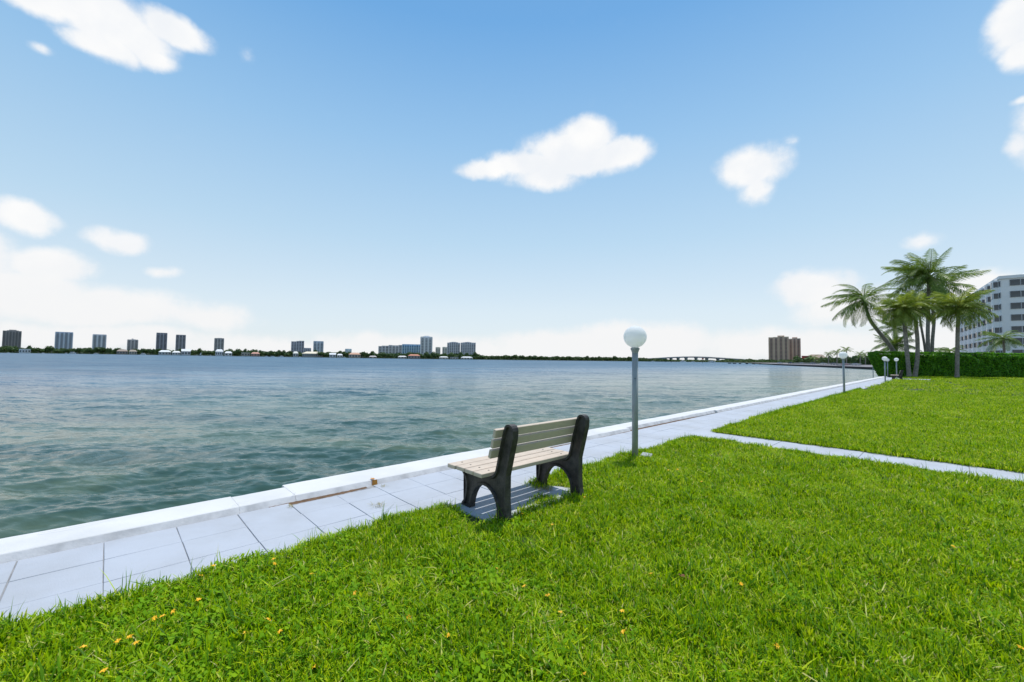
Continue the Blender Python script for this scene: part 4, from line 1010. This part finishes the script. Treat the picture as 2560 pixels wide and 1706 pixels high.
# bridge
def bridge():
    D = 900; t = empty('bridge', (*far(1730, D), 0)); tag(t, 'long low arched concrete road bridge on the horizon left of the terracotta towers', 'bridge')
    bx, by = far(1730, D)
    key = [(1560, 899.5), (1600, 898), (1640, 896), (1680, 893.6), (1710, 892.4), (1740, 892.2), (1770, 893.2), (1810, 895.6), (1850, 898.3), (1900, 901.6), (1960, 905)]
    m_ = MB(); vs = []
    for px, py in key:
        x = far(px, D)[0]-bx; z = zat(px, py, D)
        vs += [(x, 0, z), (x, 11, z), (x, 11, z-2.1), (x, 0, z-2.1)]
    fs = [(i*4+j, i*4+(j+1) % 4, (i+1)*4+(j+1) % 4, (i+1)*4+j) for i in range(len(key)-1) for j in range(4)]
    m_.add(vs, fs); m_.build('deck', cmat((.16, .19, .22)), t)
    m_ = MB()
    for (p0, y0_), (p1, y1_) in zip(key, key[1:]):
        a = Vector((far(p0, D)[0]-bx, -.1, zat(p0, y0_, D)+.5)); c = Vector((far(p1, D)[0]-bx, -.1, zat(p1, y1_, D)+.5)); m_.tube([a, c], .28, 4)
    m_.build('railing', cmat((.2, .22, .25)), t)
    for px in (1662, 1680, 1698, 1718, 1743, 1770, 1798, 1820, 1840):
        for (a, b_), (c, d_) in zip(key, key[1:]):
            if a <= px <= c: py = b_+(d_-b_)*(px-a)/(c-a)
        x = far(px, D)[0]-bx; z = zat(px, py, D)-2.0; m_ = MB()
        m_.box((x, 5.5, (z-2)/2), (3.4, 8, z+2)); m_.box((x, 5.5, z-.5), (4.6, 10, .98)); m_.build('pier', cmat((.22, .25, .28)), t)
bridge()
# piles, buoys, marker posts
for i, px in enumerate((1824, 1836, 1850, 1867, 1884, 1900, 1917)):
    D = 400-9*i; x, y = far(px, D); b = MB(); wq = (8 if i < 2 else 5)*D/F
    b.prism([(-wq/2, -.5), (wq/2, -.5), (wq/2*.9, .6), (-wq/2*.9, .6)], -.3, .75); o = b.build('mooring_float', M_dark); o.location = (x, y, WATER)
    tag(o, '%s from the left in the row of black floats left of the dark bulkhead' % ORD[i], 'float', 'row of black floats on the water')
for i, (px, D, h, lb) in enumerate([(1678, 500, 5.2, 'dark marker post in the water under the left half of the bridge'), (1757, 480, 5.6, 'reddish channel marker post below the middle of the bridge'), (2182, 75, 2.3, 'thin grey post rising from the water just left of the hedge end'), (1665, 520, 4., 'short dark stake left of the marker posts by the bridge')]):
    x, y = far(px, D); t = empty('marker_post', (x, y, WATER)); tag(t, lb, 'post'); b = MB(); b.tube([(0, 0, -1), (0, 0, h)], .25 if D > 100 else .06, 8); b.build('pole', M_dark if D > 100 else M_post, t)
    if i == 1: b = MB(); b.box((0, -.3, h-.8), (2.2, .1, 1.6)); b.build('sign_board', cmat((.35, .08, .06)), t)
# distant palms on the right shore and the wharf clutter
for i, (px, py, D, lb) in enumerate([(2071, 884, 300, 'small distant palm left of the second lamp globe'), (2092, 880, 280, 'distant palm just above and left of the second lamp globe'), (2116, 874, 260, 'distant feathery palm above and right of the second lamp globe'),
                                     (2150, 884, 300, 'distant palm above the trees left of the hedge'), (2163, 885, 310, 'distant palm nearest to the hedge on the right shore'), (2035, 893, 330, 'short distant palm before the brown hall')]):
    palm_px(lb, D, [(px, 906), (px+1, py+5)], (px, py), darkf, 13, scale=1.5, seed=50+i, elmax=60, elmin=-30, fruit=False, rads=(.3, .2), group='distant palms on the right shore')
b = MB()
for i in range(60):
    px = 2000+i*3.1; D = 300-(px-1932)*.52; x, y = far(px, D); y += 6
    b.tube([(x, y, 0), (x, y, 1.1)], .07, 4)
pts = [Vector((*far(px, 300-(px-1932)*.52), 1.05))+Vector((0, 6, 0)) for px in range(2000, 2186, 5)]
b.tube(pts, .06, 4); b.tube([p-Vector((0, 0, .5)) for p in pts], .05, 4)
o = b.build('wharf_railing', M_conc); tag(o, 'low grey railing along the wharf across the water at right', 'railing')
carc = [(.6, .6, .6), (.05, .06, .08), (.3, .3, .32), (.1, .12, .2), (.55, .55, .5), (.04, .04, .04), (.35, .06, .05), (.5, .5, .52)]
LBC = ['white', 'dark navy', 'mid grey', 'deep blue', 'cream', 'black', 'red', 'silver']
for i in range(8):
    px = 1950+i*27; D = 330-i*17; x, y = far(px, D+25); t = empty('parked_car', (x, y, 0), .35+.1*math.sin(i)); tag(t, 'tiny %s parked car on the wharf across the water' % LBC[i], 'car', 'cars parked on the wharf')
    b = MB(); b.prism([(-2.1, -.85), (2.1, -.85), (2.1, .85), (-2.1, .85)], .35, .85); b.build('body', cmat(carc[i], .3), t)
    b = MB(); b.add([(-1.4, -.8, .85), (1.1, -.8, .85), (1.1, .8, .85), (-1.4, .8, .85), (-.9, -.65, 1.45), (.4, -.65, 1.45), (.4, .65, 1.45), (-.9, .65, 1.45)], [(0, 1, 5, 4), (1, 2, 6, 5), (2, 3, 7, 6), (3, 0, 4, 7), (4, 5, 6, 7)]); b.build('cabin', M_glass, t)
    for sx in (-1.3, 1.3):
        for sy in (-.8, .8):
            b = MB(); b.tube([(sx, sy-.1, .33), (sx, sy+.1, .33)], .33, 10); b.build('wheel', M_dark, t)
